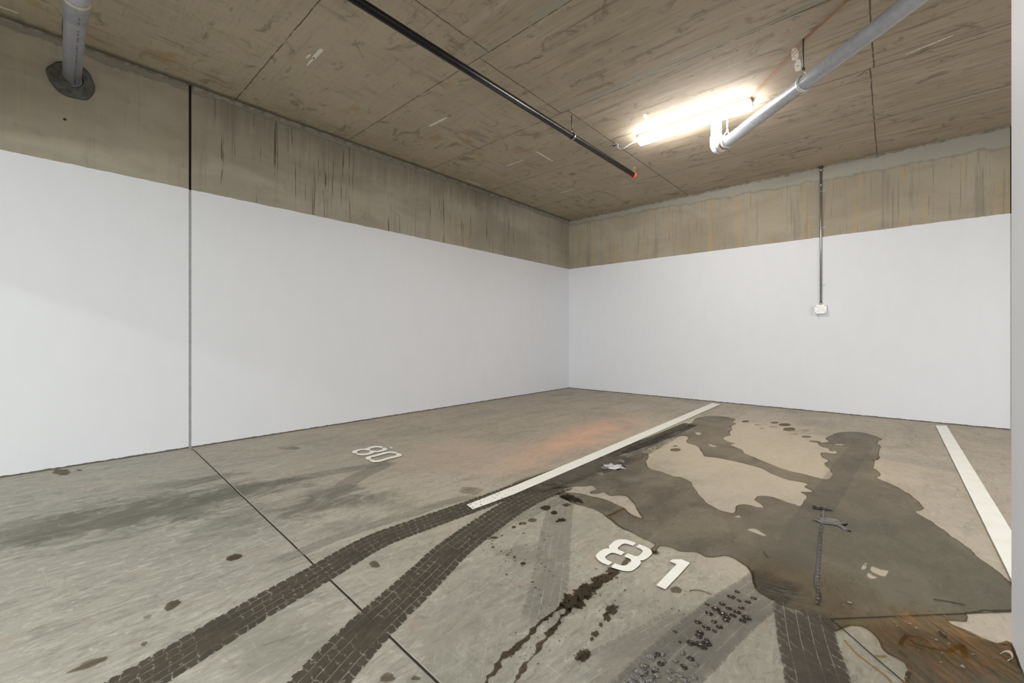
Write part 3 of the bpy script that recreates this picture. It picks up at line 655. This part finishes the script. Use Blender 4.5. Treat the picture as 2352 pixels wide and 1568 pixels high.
# ------------------------------------------------------------------ painted floor markings
def mat_paint(name, wear, y0, y1):
    n = NT(name); x, y, z = n.pos()
    s = n.noise(60, 60, 1, 5, .7, 0, 3); d = n.noise(7, 7, 1, 5, .6, 0, 8)
    wz = n.map(y, y1, y0, 0, 1)
    a = n.sub(1.0, n.mul(n.math('GREATER_THAN', s, n.map(wz, 0, 1, .86, .58)), wear))
    n.set(Base_Color=n.mix(n.map(d, .4, .7, 0, .5), (.88, .875, .82), (.80, .78, .70)), Roughness=.6, Alpha=a)
    return n.m
M_LINE = mat_paint('road_paint_worn', .85, 1.7, 3.2); M_NUM = mat_paint('stencil_paint', 0, 0, 1)
def quadline(name, pts, label):
    return tag(decal(name, [jag(fp(pts), .0012, .03, 2, False)], .0066, M_LINE), label, 'parking line')
quadline('parking_line', [(1072, 1161), (1086, 1172), (1180, 1137), (1400, 1042), (1655, 929), (1636, 926), (1390, 1030), (1180, 1118)], 'long white divider line between bays 80 and 81')
quadline('parking_line', [(2149, 978), (2174, 978), (2325, 1223), (2374, 1302), (2358, 1405), (2325, 1337)], 'white divider line at right, partly behind the column')
def number(name, origin_px, digits, label):
    o = FL(*origin_px); root = empty(name, (o[0], o[1], .0068), label, 'bay number')
    for lab, pieces in digits:
        bmx = bmesh.new()
        for pc in pieces:
            L = jag(fp(pc), .0, .02, 0)
            tri = geometry.tessellate_polygon([[Vector((x, y, 0)) for x, y in L]]); bv = [bmx.verts.new((x - o[0], y - o[1], 0)) for x, y in L]
            for t in tri:
                try: bmx.faces.new([bv[i] for i in t])
                except ValueError: pass
        bmesh.ops.recalc_face_normals(bmx, faces=bmx.faces); bmx.normal_update()
        for f in bmx.faces:
            if f.normal.z < 0: f.normal_flip()
        d = mesh_obj('digit', bmx, M_NUM, root); d['label'] = lab
    return root
S2 = lambda p: conv(p, 1350, 1220, 9.046); S1 = lambda p: conv(p, 780, 1000, 11.76)
number('bay_number', (1450, 1300), [('digit eight', [
    S2([(1003, 268), (972, 297), (940, 325), (885, 306), (830, 290), (770, 280), (710, 295), (665, 330), (627, 365), (622, 385), (640, 408), (700, 432), (768, 462), (732, 492), (695, 523), (620, 498), (560, 478), (500, 472), (450, 490), (410, 516), (370, 545), (362, 575), (380, 600), (420, 630), (465, 650), (515, 670), (473, 700), (430, 732), (365, 708), (300, 680), (215, 620), (165, 550), (175, 510), (250, 440), (330, 395), (400, 382), (455, 378), (435, 345), (445, 320), (500, 272), (560, 225), (620, 198), (700, 190), (800, 195), (900, 228)]),
    S2([(1070, 295), (1180, 335), (1270, 380), (1325, 430), (1340, 480), (1300, 530), (1220, 595), (1160, 625), (1110, 632), (1090, 630), (1103, 660), (1100, 700), (1050, 755), (970, 820), (910, 852), (830, 858), (740, 850), (640, 825), (560, 800), (480, 770), (520, 728), (560, 690), (625, 714), (690, 735), (760, 740), (810, 725), (855, 690), (900, 655), (905, 625), (880, 600), (820, 573), (755, 545), (795, 513), (835, 485), (905, 512), (980, 540), (1030, 545), (1075, 525), (1110, 488), (1140, 455), (1140, 425), (1105, 395), (1055, 372), (1005, 350), (1038, 322)])]),
    ('digit one', [S2([(1730, 628), (1765, 608), (1800, 607), (1900, 607), (1950, 608), (2035, 645), (2120, 680), (2118, 692), (2020, 800), (1870, 965), (1740, 1100), (1622, 1228), (1605, 1232), (1515, 1193), (1427, 1152), (1430, 1142), (1530, 1040), (1690, 870), (1780, 780), (1840, 720), (1838, 710), (1780, 685), (1712, 655), (1708, 646)])])],
    'large white stencilled number eighty-one beside the drip trails, nearer the camera')
number('bay_number', (870, 1045), [('digit eight', [
    S1([(1188, 328), (1110, 355), (1060, 342), (985, 340), (930, 350), (830, 375), (815, 385), (848, 400), (800, 418), (735, 420), (700, 412), (620, 410), (560, 420), (485, 445), (470, 465), (492, 488), (400, 503), (345, 490), (330, 462), (350, 435), (420, 410), (560, 380), (690, 368), (780, 335), (900, 303), (1010, 297), (1110, 303)]),
    S1([(1215, 342), (1270, 355), (1293, 380), (1270, 415), (1180, 440), (1060, 468), (945, 475), (890, 505), (760, 545), (640, 555), (520, 545), (425, 520), (495, 498), (540, 505), (640, 505), (720, 495), (800, 475), (825, 465), (785, 435), (880, 415), (940, 432), (1040, 430), (1130, 405), (1165, 385), (1150, 372), (1130, 358)])]),
    ('digit zero', [S1([(1575, 482), (1500, 505), (1400, 492), (1320, 497), (1150, 540), (960, 590), (850, 610), (840, 622), (865, 658), (790, 675), (730, 665), (695, 640), (695, 620), (730, 590), (850, 560), (1000, 525), (1150, 480), (1280, 450), (1420, 445), (1520, 460)]),
    S1([(1575, 492), (1650, 510), (1685, 540), (1670, 570), (1610, 590), (1480, 620), (1300, 665), (1150, 715), (1020, 738), (900, 738), (830, 710), (790, 688), (895, 660), (930, 680), (1020, 680), (1120, 665), (1300, 610), (1450, 575), (1540, 550), (1540, 535), (1510, 515)])])],
    'smaller looking white stencilled number eighty left of the long divider line')
spot(898, 1028, 3.4, 1.2, M_NUM, 'tiny white paint fleck behind the bay number 80', rot=.3, z=.004, name='paint_fleck', cat='paint mark')

# ------------------------------------------------------------------ loose things on the floor
def clump(px, py, rx, hgt, mat, name, label, cat, group=None, seed=0, stretch=1.0, rot=0, sub=3, rough=.35):
    x, y = FL(px, py); bm = bmesh.new(); bmesh.ops.create_icosphere(bm, subdivisions=sub, radius=1)
    for v in bm.verts:
        k = 1 + rough * mnoise.noise(v.co * 1.8 + Vector((seed, 0, 0))) + rough * .6 * mnoise.noise(v.co * 5 + Vector((seed, 3, 0)))
        c, s = math.cos(rot), math.sin(rot); a, b_ = v.co.x * rx * stretch * k, v.co.y * rx * k
        v.co = Vector((a * c - b_ * s, a * s + b_ * c, max(0.0, v.co.z) * hgt * k))
    bmesh.ops.remove_doubles(bm, verts=bm.verts, dist=1e-5)
    o = mesh_obj(name, bm, mat, None, True); o.location = (x, y, .0022); return tag(o, label, cat, group)
M_WMUD = flat('wet_black_mud', (.035, .028, .02), .12)
n = NT('wet_grey_grit'); q = n.noise(260, 260, 260, 4, .7); n.set(Base_Color=n.mix(n.map(q, .4, .6), (.09, .08, .07), (.30, .29, .275)), Roughness=.16); n.bump(q, .9, .004); M_GRIT = n.m
F3 = lambda x, y: (1400 + x / 5.85, 1300 + y / 5.85)
GC = 'black wet mud clumps in the grey tyre print'
for i, (x, y, r) in enumerate([(1640, 420, 48), (1510, 515, 40), (1430, 580, 52), (1335, 640, 44), (1190, 760, 40), (1520, 650, 60), (1575, 700, 42), (1300, 835, 44), (1215, 900, 42), (1195, 945, 42), (1405, 755, 32), (1715, 620, 40), (1660, 670, 38), (1600, 575, 36), (1770, 565, 34), (1560, 735, 40), (1480, 825, 40), (1100, 1040, 54), (1230, 1080, 60), (1310, 1050, 50), (1090, 1250, 36), (1310, 1000, 28), (1840, 700, 52), (1790, 740, 40), (1000, 1360, 36), (1715, 350, 34), (1310, 520, 30), (650, 1190, 30), (690, 1320, 36), (880, 890, 24), (1860, 490, 34), (1940, 440, 34), (1740, 470, 28), (1410, 880, 26), (610, 1440, 30), (945, 1030, 18), (480, 1355, 18)]):
    px, py = F3(x, y); clump(px, py, r / 5.85 * .00155, .004 + .00005 * r, M_WMUD, 'mud_clump', 'small black wet mud clump lying in the grey tyre print', 'mud', GC, i * 3.3, 1.25, rs.uniform(-.6, .6), 2)
GG = 'glistening grey grit clumps in the grey tyre print'
for i, (x, y, r) in enumerate([(560, 1220, 44), (470, 1350, 40), (420, 1430, 55), (360, 1500, 50), (430, 1540, 44), (280, 1550, 40), (530, 1540, 50), (700, 1290, 34), (880, 1280, 30), (800, 1420, 34), (930, 1480, 36), (1150, 1330, 26), (830, 1530, 36), (1010, 1540, 34), (610, 1400, 34), (640, 1480, 30), (720, 1200, 24), (980, 1180, 26), (1130, 1500, 30), (560, 1500, 28)]):
    px, py = F3(x, y); clump(px, py, r / 5.85 * .0015, .006, M_GRIT, 'grit_clump', 'glistening grey gritty clump at the lower end of the grey tyre print', 'grit', GG, i * 2.1, 1.4, rs.uniform(0, 1), 3, .55)
M_FOAM = flat('grey_foam', (.62, .61, .60), .15)
for a, b_, r, l_ in [(1411, 1073, .058, 'largest grey foamy lump in the wet patch near the divider line'), (1390, 1077, .022, 'small foamy lump left of the largest one'), (1427, 1061, .024, 'small foamy lump behind the largest one')]:
    clump(a, b_, r, .014, M_GRIT if r < .05 else M_FOAM, 'foam_lump', l_, 'foam', None, a, 1.3, .4, 4, .8)
tag(ribbon('water_trickle', fp([(1892, 1165), (1889, 1200), (1884, 1240), (1881, 1285), (1877, 1320), (1875, 1345), (1882, 1365), (1878, 1390)]), .012, .0052, flat('raised_water_bead', (.05, .045, .04), .06)), 'thin glistening water trickle running down the wet patch', 'water')
bm = bmesh.new()
for k in range(26):
    t = k / 25; px = 1889 - 12 * t + rs.uniform(-2, 2); py = 1180 + 205 * t; x, y = FL(px, py)
    m = Matrix.Translation((x, y, .0045)) @ Matrix.Rotation(rs.uniform(0, 3), 4, 'Z') @ Matrix.Diagonal((rs.uniform(.003, .009), rs.uniform(.002, .005), .004, 1))
    bmesh.ops.create_icosphere(bm, subdivisions=2, radius=1, matrix=m)
M_WB2 = flat('water_bead', (.16, .15, .13), .03)
o = mesh_obj('water_beads', bm, M_WB2, None, True); tag(o, 'row of glinting water beads along the trickle in the wet patch', 'water'); o['kind'] = 'stuff'
clump(1912, 1200, .034, .009, M_GRIT, 'grit_clump', 'flat heap of wet grit at the head of the water trickle', 'grit', None, 31, 1.8, .4, 4, .8)
clump(1886, 1168, .024, .006, M_WMUD, 'mud_clump', 'dark ragged mud heap behind the grit at the trickle head', 'mud', None, 37, 1.6, .2, 4, .9)
clump(1934, 1211, .014, .006, M_GRIT, 'grit_clump', 'small grit trail right of the flat grit heap', 'grit', None, 41, 3.4, -.9, 3, .6)
# pebbles and twigs by the column
M_PEB = flat('wet_pebble', (.22, .20, .17), .12)
C7 = lambda x, y: (2000 + x / 6.68, 1380 + y / 6.68)
for i, (x, y, r) in enumerate([(600, 370, .010), (700, 435, .011), (1110, 530, .013), (1010, 620, .010), (1200, 680, .007), (400, 400, .005), (1130, 240, .005), (925, 150, .006), (970, 75, .005), (1095, 825, .006), (1570, 840, .007), (1595, 790, .004), (1410, 1030, .013), (1075, 965, .006), (370, 660, .004), (1885, 900, .005), (545, 1190, .004), (735, 790, .004)]):
    px, py = C7(x, y); o = clump(px, py, r * .5, r * .4, M_PEB, 'pebble', 'small wet pebble on the rusty silt beside the column', 'pebble', 'pebbles on the rusty silt', i * 1.9, 1.2, i, 2, .4); o.location.z = .0056
px, py = 1951, 1385; clump(px, py, .007, .005, M_PEB, 'pebble', 'single glinting pebble in the wet patch above the joint corner', 'pebble', None, 77, 1.4, .3, 2, .4)
M_LEAF = flat('dry_leaf', (.55, .47, .37), .7)
x, y = FL(2309, 1513)
lf = empty('dry_leaf', (x, y, .0056), 'curled dry leaf scrap lying at the foot of the column', 'leaf')
bm = bmesh.new(); rows = []
for i in range(13):
    t = i / 12; a = 2.6 * t - .3; w_ = .006 * math.sin(math.pi * min(1, t + .08)) + .001
    c = Vector((.016 * math.cos(a), .013 * math.sin(a) * .8, .002 + .013 * math.sin(math.pi * t)))
    rows.append([bm.verts.new(c + Vector((w_ * s * .4, w_ * s, w_ * abs(s) * .7))) for s in (-1, -.5, 0, .5, 1)])
for r0, r1 in zip(rows, rows[1:]):
    for k in range(4): bm.faces.new((r0[k], r0[k + 1], r1[k + 1], r1[k]))
bl = mesh_obj('blade', bm, M_LEAF, lf, True); md = bl.modifiers.new('s', 'SOLIDIFY'); md.thickness = .0012
T('stalk', [(x + .012, y, .009), (x + .009, y - .008, .008), (x + .003, y - .018, .0068)], .0012, M_LEAF, lf, 8)
def twig(pts, label, r=.0018, z=.0045, mat=None):
    P = [(*FL(*p), z) for p in pts]
    return tag(T('twig', cr(P, .01), r, mat or M_TWIG, None, 8), label, 'twig')
M_TWIG = flat('dark_twig', (.06, .045, .03), .8)
twig([(1583, 1358), (1597, 1356), (1615, 1359), (1634, 1366)], 'thin curved dark twig between the number 81 and the grey tyre print', .0013, .003)
twig(C5([(1705, 400), (1800, 415), (1930, 440)]), 'thin dark twig lying in the wet patch beside the column')
twig(C5([(1745, 640), (1775, 665), (1790, 675)]), 'short thick dark twig on the rusty silt', .0035, .0075)
twig(C5([(1455, 775), (1485, 800), (1512, 822)]), 'short thin twig at the left edge of the rusty silt', .0018, .0065)
twig(C5([(480, 55), (498, 80), (515, 100)]), 'short dark twig in the wet patch left of the trickle')
clump(1481, 907, .03, .014, M_WMUD, 'debris', 'small dark scrap of debris at the foot of the back wall', 'debris', None, 8, 1.3, .2, 2, .5)

# ------------------------------------------------------------------ lamp
M_WPLAST = flat('white_plastic', (.80, .80, .78), .4)
n = NT('lit_diffuser'); n.set(Base_Color=(.9, .9, .88), Roughness=.4, Emission_Color=(1.0, .965, .91), Emission_Strength=EMIT); M_LIT = n.m
LY = 4.79
lamp = empty('ceiling_lamp', (-1.64, LY, H), 'glowing white fluorescent batten lamp on the concrete ceiling', 'lamp')
def L(bm, name, m, sm=False): return mesh_obj(name, bm, m, lamp, sm)
bm = bmesh.new(); box(bm, (-.60, -.054, -.038), (.60, .054, 0), .004); L(bm, 'base_channel', flat('housing_shade_grey', (.42, .40, .38), .6))  # housing coloured grey to stand for its unlit side
bm = bmesh.new()   # wraparound diffuser, a rounded trough
prof = [(-.058, -.036), (-.062, -.055), (-.058, -.082), (-.044, -.100), (-.02, -.108), (.02, -.108), (.044, -.100), (.058, -.082), (.062, -.055), (.058, -.036)]
ra = [bm.verts.new((-.59, p, q)) for p, q in prof]; rb = [bm.verts.new((.59, p, q)) for p, q in prof]
for k in range(len(prof)):
    bm.faces.new((ra[k], rb[k], rb[(k + 1) % len(prof)], ra[(k + 1) % len(prof)]))
bm.faces.new(ra); bm.faces.new(rb[::-1]); bmesh.ops.recalc_face_normals(bm, faces=bm.faces); L(bm, 'diffuser', M_LIT)
for sx in (-1, 1):
    bm = bmesh.new(); box(bm, (min(sx * .591, sx * .606), -.030, -.080), (max(sx * .591, sx * .606), .030, -.040), .004); L(bm, 'end_cap', M_WPLAST)
cbl = tag(T('lamp_cable', cr([(-2.52, 4.80, H - .002), (-2.52, 4.80, H - .045), (-2.46, 4.79, H - .085), (-2.36, 4.79, H - .06), (-2.29, 4.79, H - .045), (-2.247, 4.79, H - .045)], .015), .006, M_WPLAST, None, 10), 'white cable looping from the ceiling hole to the lamp end', 'cable')
bm = bmesh.new(); tube(bm, [(0, 0, -.0055), (0, 0, 0)], .034, 24)
o = mesh_obj('cable_outlet', bm, flat('grey_outlet_plate', (.42, .44, .44), .5)); o.location = (-2.56, 4.80, H); tag(o, 'round grey cable outlet in the ceiling left of the lamp', 'outlet')
for (x, y, s) in ((-.016, .004, .018), (.014, -.01, .010)):
    bm = bmesh.new(); bmesh.ops.create_icosphere(bm, subdivisions=2, radius=s)
    for v in bm.verts: v.co = Vector((v.co.x + x, v.co.y + y, v.co.z * .3 - .0055))
    mesh_obj('hole', bm, M_DARK, o, True)

# red wire from the lamp to the upper right
M_WIRE = flat('orange_wire', (.42, .15, .07), .6)
for dx, lab, sag in ((0, 'straight thin orange red wire along the ceiling above the lamp', .0), (.03, 'slacker twin of the orange red wire along the ceiling', .02)):
    tag(T('wire', cr([(-1.06 + dx, 4.74, H - .006), (-.85 + dx * .8, 4.49, H - .008 - sag), (-.62 + dx * .6, 4.23, H - .008 - sag * .8), (-.52 + dx * .3, 4.10 + dx * .3, H - .008), (-.24 - dx * .4, 3.825, H - .01 - sag), (.1, 3.45, H - .01), (.5, 3.0, H - .01)], .04), .0028, M_WIRE, None, 8), lab, 'wire')

# ------------------------------------------------------------------ black sprinkler pipe
M_BLK = flat('black_gloss_pipe', (.008, .008, .009), .28, 0.0, Specular_IOR_Level=.3)
M_ZINC = flat('zinc_steel', (.45, .45, .45), .35, .9)
M_DZ = flat('dull_rod_steel', (.16, .155, .15), .5, .6)
M_RED = flat('red_fitting', (.55, .07, .02), .4); M_BRASS = flat('brass', (.70, .50, .30), .3, .8)
PX = -2.565; PZC = H - .225
bp = empty('sprinkler_pipe', (PX, 3.84, PZC), 'black steel sprinkler pipe hung below the ceiling', 'pipe')
T('pipe', [(PX, -1.88, PZC), (PX, 5.32, PZC)], .030, M_BLK, bp, 32)
for yy in (3.86,):
    T('hanger_rod', [(PX - .01, yy, H), (PX - .004, yy, PZC + .072)], .0055, M_DZ, bp, 12)
    ring = [(PX + .0335 * math.sin(t), yy, PZC + .0335 * math.cos(t)) for t in [i / 24 * 2 * math.pi for i in range(25)]]
    bm = bmesh.new(); rr = []
    for (x, y, z) in ring:
        rr.append([bm.verts.new(Vector((x, y + d, z)) - bp.location) for d in (-.011, .011)])
    for a_, b_ in zip(rr, rr[1:]): bm.faces.new((a_[0], b_[0], b_[1], a_[1]))
    c_ = mesh_obj('clamp_band', bm, M_ZINC, bp, True); md = c_.modifiers.new('s', 'SOLIDIFY'); md.thickness = .003; md.offset = 1
    for s in (-1, 1): T('clamp_strap', [(PX + s * .030, yy, PZC + .018), (PX + s * .012, yy, PZC + .055), (PX - .004, yy, PZC + .075)], .0045, M_ZINC, bp, 10)
# end fitting with upright sprinkler head
fx = PX; fy = 5.33
T('end_fitting', [(fx, fy - .03, PZC), (fx, fy + .005, PZC), (fx, fy + .03, PZC + .006)], [.034, .037, .020], M_RED, bp, 24)
hd = T('sprinkler_head', [(fx, fy, PZC + .03), (fx, fy, PZC + .055)], .011, M_BRASS, bp, 16)
bm = bmesh.new()
for s in (-1, 1): tube(bm, cr([(fx + s * .010, fy, PZC + .052), (fx + s * .024, fy, PZC + .07), (fx, fy, PZC + .092)], .006), .0032, 10, True, bp.location)
arms = mesh_obj('frame_arm', bm, M_BRASS, hd)
bm = bmesh.new(); tube(bm, [(fx, fy, PZC + .092), (fx, fy, PZC + .097)], .021, 20, True, bp.location); mesh_obj('deflector', bm, M_BRASS, hd)

# ------------------------------------------------------------------ grey drain pipe with elbow
M_PVC = flat('grey_pvc', (.41, .425, .475), .28); M_PVCW = flat('pale_pvc', (.72, .72, .74), .3); M_BRN = flat('brown_primer', (.30, .15, .06), .5)
PP = Vector((-1.425, 4.949, CAMH + 1.94 * CAMH)); QQ = Vector((.1, 3.536, PP.z)); dd = (QQ - PP).normalized()
R0 = .056
dp = empty('drain_pipe', tuple(PP), 'thick grey PVC drain pipe dropping from the ceiling and running to the upper right', 'pipe')
T('pipe', [PP + dd * .10, PP + dd * 3.0], R0, M_PVC, dp, 40)
T('riser', [PP + Vector((0, 0, .10)), (PP.x, PP.y, H)], R0 - .002, M_PVCW, dp, 40)
el = []; rc = .085
for i in range(13):
    t = i / 12 * math.pi / 2; el.append(PP + Vector((0, 0, rc)) * (1 - math.sin(t)) + dd * rc * (1 - math.cos(t)))
T('elbow', [PP + Vector((0, 0, .15))] + el + [PP + dd * .15], [R0 + .007] * 15, M_PVCW, dp, 40)
T('socket_ring', [PP + dd * .085, PP + dd * .098], R0 + .0105, M_PVC, dp, 40)
T('primer_ring', [PP + dd * .150, PP + dd * .163], R0 + .004, M_BRN, dp, 40)
def strap(c, rod_top, mat, rmat):
    ring = []; up = Vector((0, 0, 1)); sd = dd.cross(up)
    bm = bmesh.new(); rr = []
    for i in range(33):
        t = i / 32 * 2 * math.pi; p = c + (up * math.cos(t) + sd * math.sin(t)) * (R0 + .002)
        rr.append([bm.verts.new(p + dd * s - dp.location) for s in (-.016, .016)])
    for a_, b_ in zip(rr, rr[1:]): bm.faces.new((a_[0], b_[0], b_[1], a_[1]))
    o = mesh_obj('pipe_strap', bm, mat, dp, True); md = o.modifiers.new('s', 'SOLIDIFY'); md.thickness = .004; md.offset = 1
    apex = c + Vector((0, 0, R0 + .055))
    for s in (-1, 1): T('strap_tail', [c + sd * s * (R0 + .002) + Vector((0, 0, .012)), c + sd * s * .03 + Vector((0, 0, R0 + .02)), apex], .0055, mat, dp, 10)
    T('hanger_rod', [apex - Vector((0, 0, .01)), Vector(rod_top)], .006, rmat, dp, 12)
    T('rod_nut', [apex - Vector((0, 0, .004)), apex + Vector((0, 0, .014))], .013, rmat, dp, 6)
c1 = Vector((-.541, 4.102, PP.z)); strap(PP + dd * (c1 - PP).length, (-.527, 4.10, H), M_PVCW, M_DZ)
strap(PP + dd * .20, (PP.x + dd.x * .2, PP.y + dd.y * .2, H), M_WPLAST, M_WPLAST)

# ------------------------------------------------------------------ left wall pipe with printed lettering and mortar collar
A = Vector((XL - .05, .205, 3.132)); vd = Vector((1, -.0246, 0)).normalized()
wp = empty('wall_pipe', tuple(A), 'light grey PVC pipe coming out of the upper left wall', 'pipe')
# same height, direction slightly off the wall normal
T('pipe', [A, A + vd * 2.6], .0545, M_PVC, wp, 40)
T('pipe_end', [A + vd * .02, A + vd * .085], .060, M_PVC, wp, 40)
T('socket', [A + vd * 1.04, A + vd * 1.6], .0605, M_PVC, wp, 40)
T('socket_lip', [A + vd * 1.028, A + vd * 1.040], .0575, M_PVCW, wp, 40)
T('coupling_ring', [A + vd * 1.26, A + vd * 1.29], .0655, flat('cream_ring', (.62, .58, .50), .35), wp, 40)
bm = bmesh.new(); rl = random.Random(11); s = .16
M_INK = flat('black_print', (.03, .03, .04), .6)
vs_side = Vector((-vd.y, vd.x, 0))
def on_pipe(a, ang, r): return A + vd * a + (vs_side * math.sin(ang) - Vector((0, 0, 1)) * math.cos(ang)) * r - wp.location
def stroke(a0, a1, g0, g1, r):
    q = [on_pipe(a0, g0, r), on_pipe(a1, g0, r), on_pipe(a1, g1, r), on_pipe(a0, g1, r)]
    bm.faces.new([bm.verts.new(p) for p in q])
a = .10; G0 = .28
while a < .97:
    ln = rl.choice([.007, .009, .006, .012]); k = rl.random()
    g = G0
    if rl.random() < .87:
        stroke(a, a + .0035, g - .10, g + .10, .0549)
        if k < .5: stroke(a, a + ln, g - .10, g - .055, .0549)
        if k > .3: stroke(a, a + ln, g + .055, g + .10, .0549)
        if .2 < k < .7: stroke(a, a + ln, g - .02, g + .02, .0549)
    a += ln + rl.choice([.004, .006, .006, .02])
for a in (1.08, 1.10, 1.13, 1.15):
    stroke(a, a + .008, G0 - .10, G0 + .02, .0609); stroke(a, a + .003, G0 - .1, G0 + .1, .0609)
mesh_obj('printed_lettering', bm, M_INK, wp)
# collar
bm = bmesh.new(); rows = []
for i in range(15):
    t = i / 14
    ring = []
    for k in range(48):
        an = 2 * math.pi * k / 48; nz = mnoise.noise(Vector((math.cos(an) * 1.4, math.sin(an) * 1.4, t * .6)))
        ro = .060 + (.082 + .022 * nz) * (1 - t) ** .6; hh = .004 + .05 * math.sin(t * math.pi / 2) * (1 + .3 * nz)
        j = .004 * mnoise.noise(Vector((math.cos(an) * 6, math.sin(an) * 6, t * 4)))
        ring.append(bm.verts.new((hh + j, math.cos(an) * ro + .005, math.sin(an) * (ro + j) - .0)))
    rows.append(ring)
for r0, r1 in zip(rows, rows[1:]):
    for k in range(48): bm.faces.new((r0[k], r0[(k + 1) % 48], r1[(k + 1) % 48], r1[k]))
n = NT('dark_mortar'); mo = n.noise(22, 22, 22, 7, .7); n.set(Base_Color=n.mix(n.map(mo, .35, .65), (.055, .055, .05), (.12, .125, .11)), Roughness=.85); n.bump(mo, .7, .008)
o = mesh_obj('mortar_collar', bm, n.m, None, True); o.location = (XL - .001, .205, 3.128); tag(o, 'dark rough mortar collar round the wall pipe', 'mortar')
# tie hole below
bm = bmesh.new(); tube(bm, [(0, 0, 0), (.0015, 0, 0)], .010, 16); o = mesh_obj('tie_hole', bm, M_DARK); o.location = (XL, .165, 2.80); tag(o, 'small black tie hole in the concrete below the wall pipe', 'hole')

# ------------------------------------------------------------------ conduit and junction box on the back wall
CX = -.735; CY = YB - .0175
cd = empty('conduit', (CX, CY, 1.50), 'galvanised steel conduit running down the back wall', 'conduit')
T('tube', [(CX, CY, 1.50), (CX, CY, H)], .0135, M_ZINC, cd, 20)
T('coupling', [(CX, CY, H - .075), (CX, CY, H - .02)], .0185, M_ZINC, cd, 20)
T('ceiling_flange', [(CX, CY, H - .022), (CX, CY, H)], .026, flat('dark_steel', (.12, .12, .12), .5, .6), cd, 24)
T('coupling', [(CX, CY, H - .28), (CX, CY, H - .24)], .0155, M_ZINC, cd, 20)
T('bottom_bush', [(CX, CY, 1.50), (CX, CY, 1.535)], .017, M_ZINC, cd, 20)
for zz in (3.087, 2.575, 1.775):
    zz = zz - .0
    s_ = T('saddle', [(CX, CY, zz - .006), (CX, CY, zz + .006)], .0165, M_ZINC, cd, 20)
    T('saddle_tab', cr([(CX + .014, CY, zz), (CX + .030, YB - .012, zz), (CX + .044, YB - .008, zz + .004), (CX + .046, YB - .006, zz + .016)], .005), .004, M_PVCW, cd, 8)
jb = empty('junction_box', (-.735, YB, 1.44), 'white plastic junction box at the bottom of the conduit', 'junction box')
bm = bmesh.new(); box(bm, (-.068, -.050, -.062), (.068, 0, .062), .006); mesh_obj('box_body', bm, flat('box_white', (.86, .86, .85), .35), jb)
bm = bmesh.new(); box(bm, (-.070, -.060, -.064), (.070, -.0495, .064), .005); mesh_obj('lid', bm, flat('lid_white', (.88, .88, .87), .3), jb)
for sx in (-1, 1):
    for sz in (-1, 1):
        bm = bmesh.new(); tube(bm, [(sx * .055, -.0615, sz * .046), (sx * .055, -.0598, sz * .046)], .006, 12); mesh_obj('screw', bm, M_DZ, jb)
tag(T('wire', cr([(-.765, YB - .004, 1.38), (-.768, YB - .003, 1.345), (-.755, YB - .003, 1.315), (-.75, YB - .003, 1.30)], .01), .0012, flat('hair_wire', (.5, .5, .5), .6), None, 6), 'hair-thin grey wire hanging below the junction box', 'wire')

# ------------------------------------------------------------------ white paint marks on the ceiling
n = NT('white_ceiling_paint'); q = n.noise(40, 40, 1, 5, .7); n.set(Base_Color=(.78, .76, .70), Roughness=.7, Alpha=n.map(q, .34, .44, .25, 1)); M_CM = n.m
def cmark(p, q_, wd, label, group=None, seed=1):
    P = Vector((*p, 0)); Q = Vector((*q_, 0)); d = (Q - P).normalized(); s_ = Vector((d.y, -d.x, 0)); Lp = []; Rp = []; N = 14
    for i in range(N + 1):
        t = i / N; c = P.lerp(Q, t); k = .6 + .3 * mnoise.noise(Vector((t * 3, seed, 0))) + .4 * math.sin(math.pi * t) + .18 * mnoise.noise(Vector((t * 9, seed, 4)))
        Lp.append(c + s_ * wd * k * .5); Rp.append(c - s_ * wd * k * .5)
    bm = bmesh.new(); cen = P.lerp(Q, .5)
    for i in range(N):
        bm.faces.new([bm.verts.new(v - cen) for v in (Lp[i], Rp[i], Rp[i + 1], Lp[i + 1])])
    bm.normal_update()
    for f in bm.faces:
        if f.normal.z > 0: f.normal_flip()
    o = mesh_obj('paint_mark', bm, M_CM); o.location = (cen.x, cen.y, H - .0015); return tag(o, label, 'paint mark', group)
cmark((-3.52, 1.588), (-3.70, 1.592), .034, 'thick upper half of the white paint dash nearest the camera', None, 1)
cmark((-3.68, 1.592), (-3.835, 1.596), .016, 'thin lower half of the white paint dash nearest the camera', None, 2)
cmark((-3.66, 1.555), (-3.74, 1.55), .02, 'small side tick of the white paint dash nearest the camera', None, 2)
cmark((-3.609, 2.985), (-3.912, 2.976), .032, 'white paint dash on the ceiling left of the black pipe, second from camera', None, 3)
cmark((-3.698, 4.39), (-4.011, 4.385), .02, 'thin broken white dash on the ceiling further back near the left wall', None, 4)
cmark((-3.411, 4.302), (-3.429, 4.686), .026, 'white dash on the ceiling pointing away, just left of the pipe end', None, 5)
cmark((-4.839, 4.376), (-4.818, 4.669), .02, 'white dash on the ceiling tight against the left wall', None, 6)
cmark((-3.813, 5.802), (-4.139, 5.79), .018, 'thin white dash on the ceiling beyond the pipe end', None, 7)
cmark((-.596, 4.178), (-.618, 4.36), .055, 'broad white smear on the ceiling beside the drain pipe rod', None, 8)
cmark((-.60, 4.37), (-.624, 4.56), .05, 'lower broad white smear on the ceiling beside the drain pipe rod', None, 9)
cmark((-4.204, 7.228), (-3.978, 7.24), .015, 'faint white dash on the ceiling above the corner', None, 10)
cmark((-1.975, 4.349), (-2.003, 4.546), .05, 'white smear on the ceiling beside the lamp', None, 11)
cmark((.367, 4.833), (.091, 4.899), .02, 'thin white scrape on the ceiling at the far right', None, 12)
cmark((-4.812, -.30), (-4.805, -.077), .026, 'white dash on the ceiling at the top left corner', None, 13)
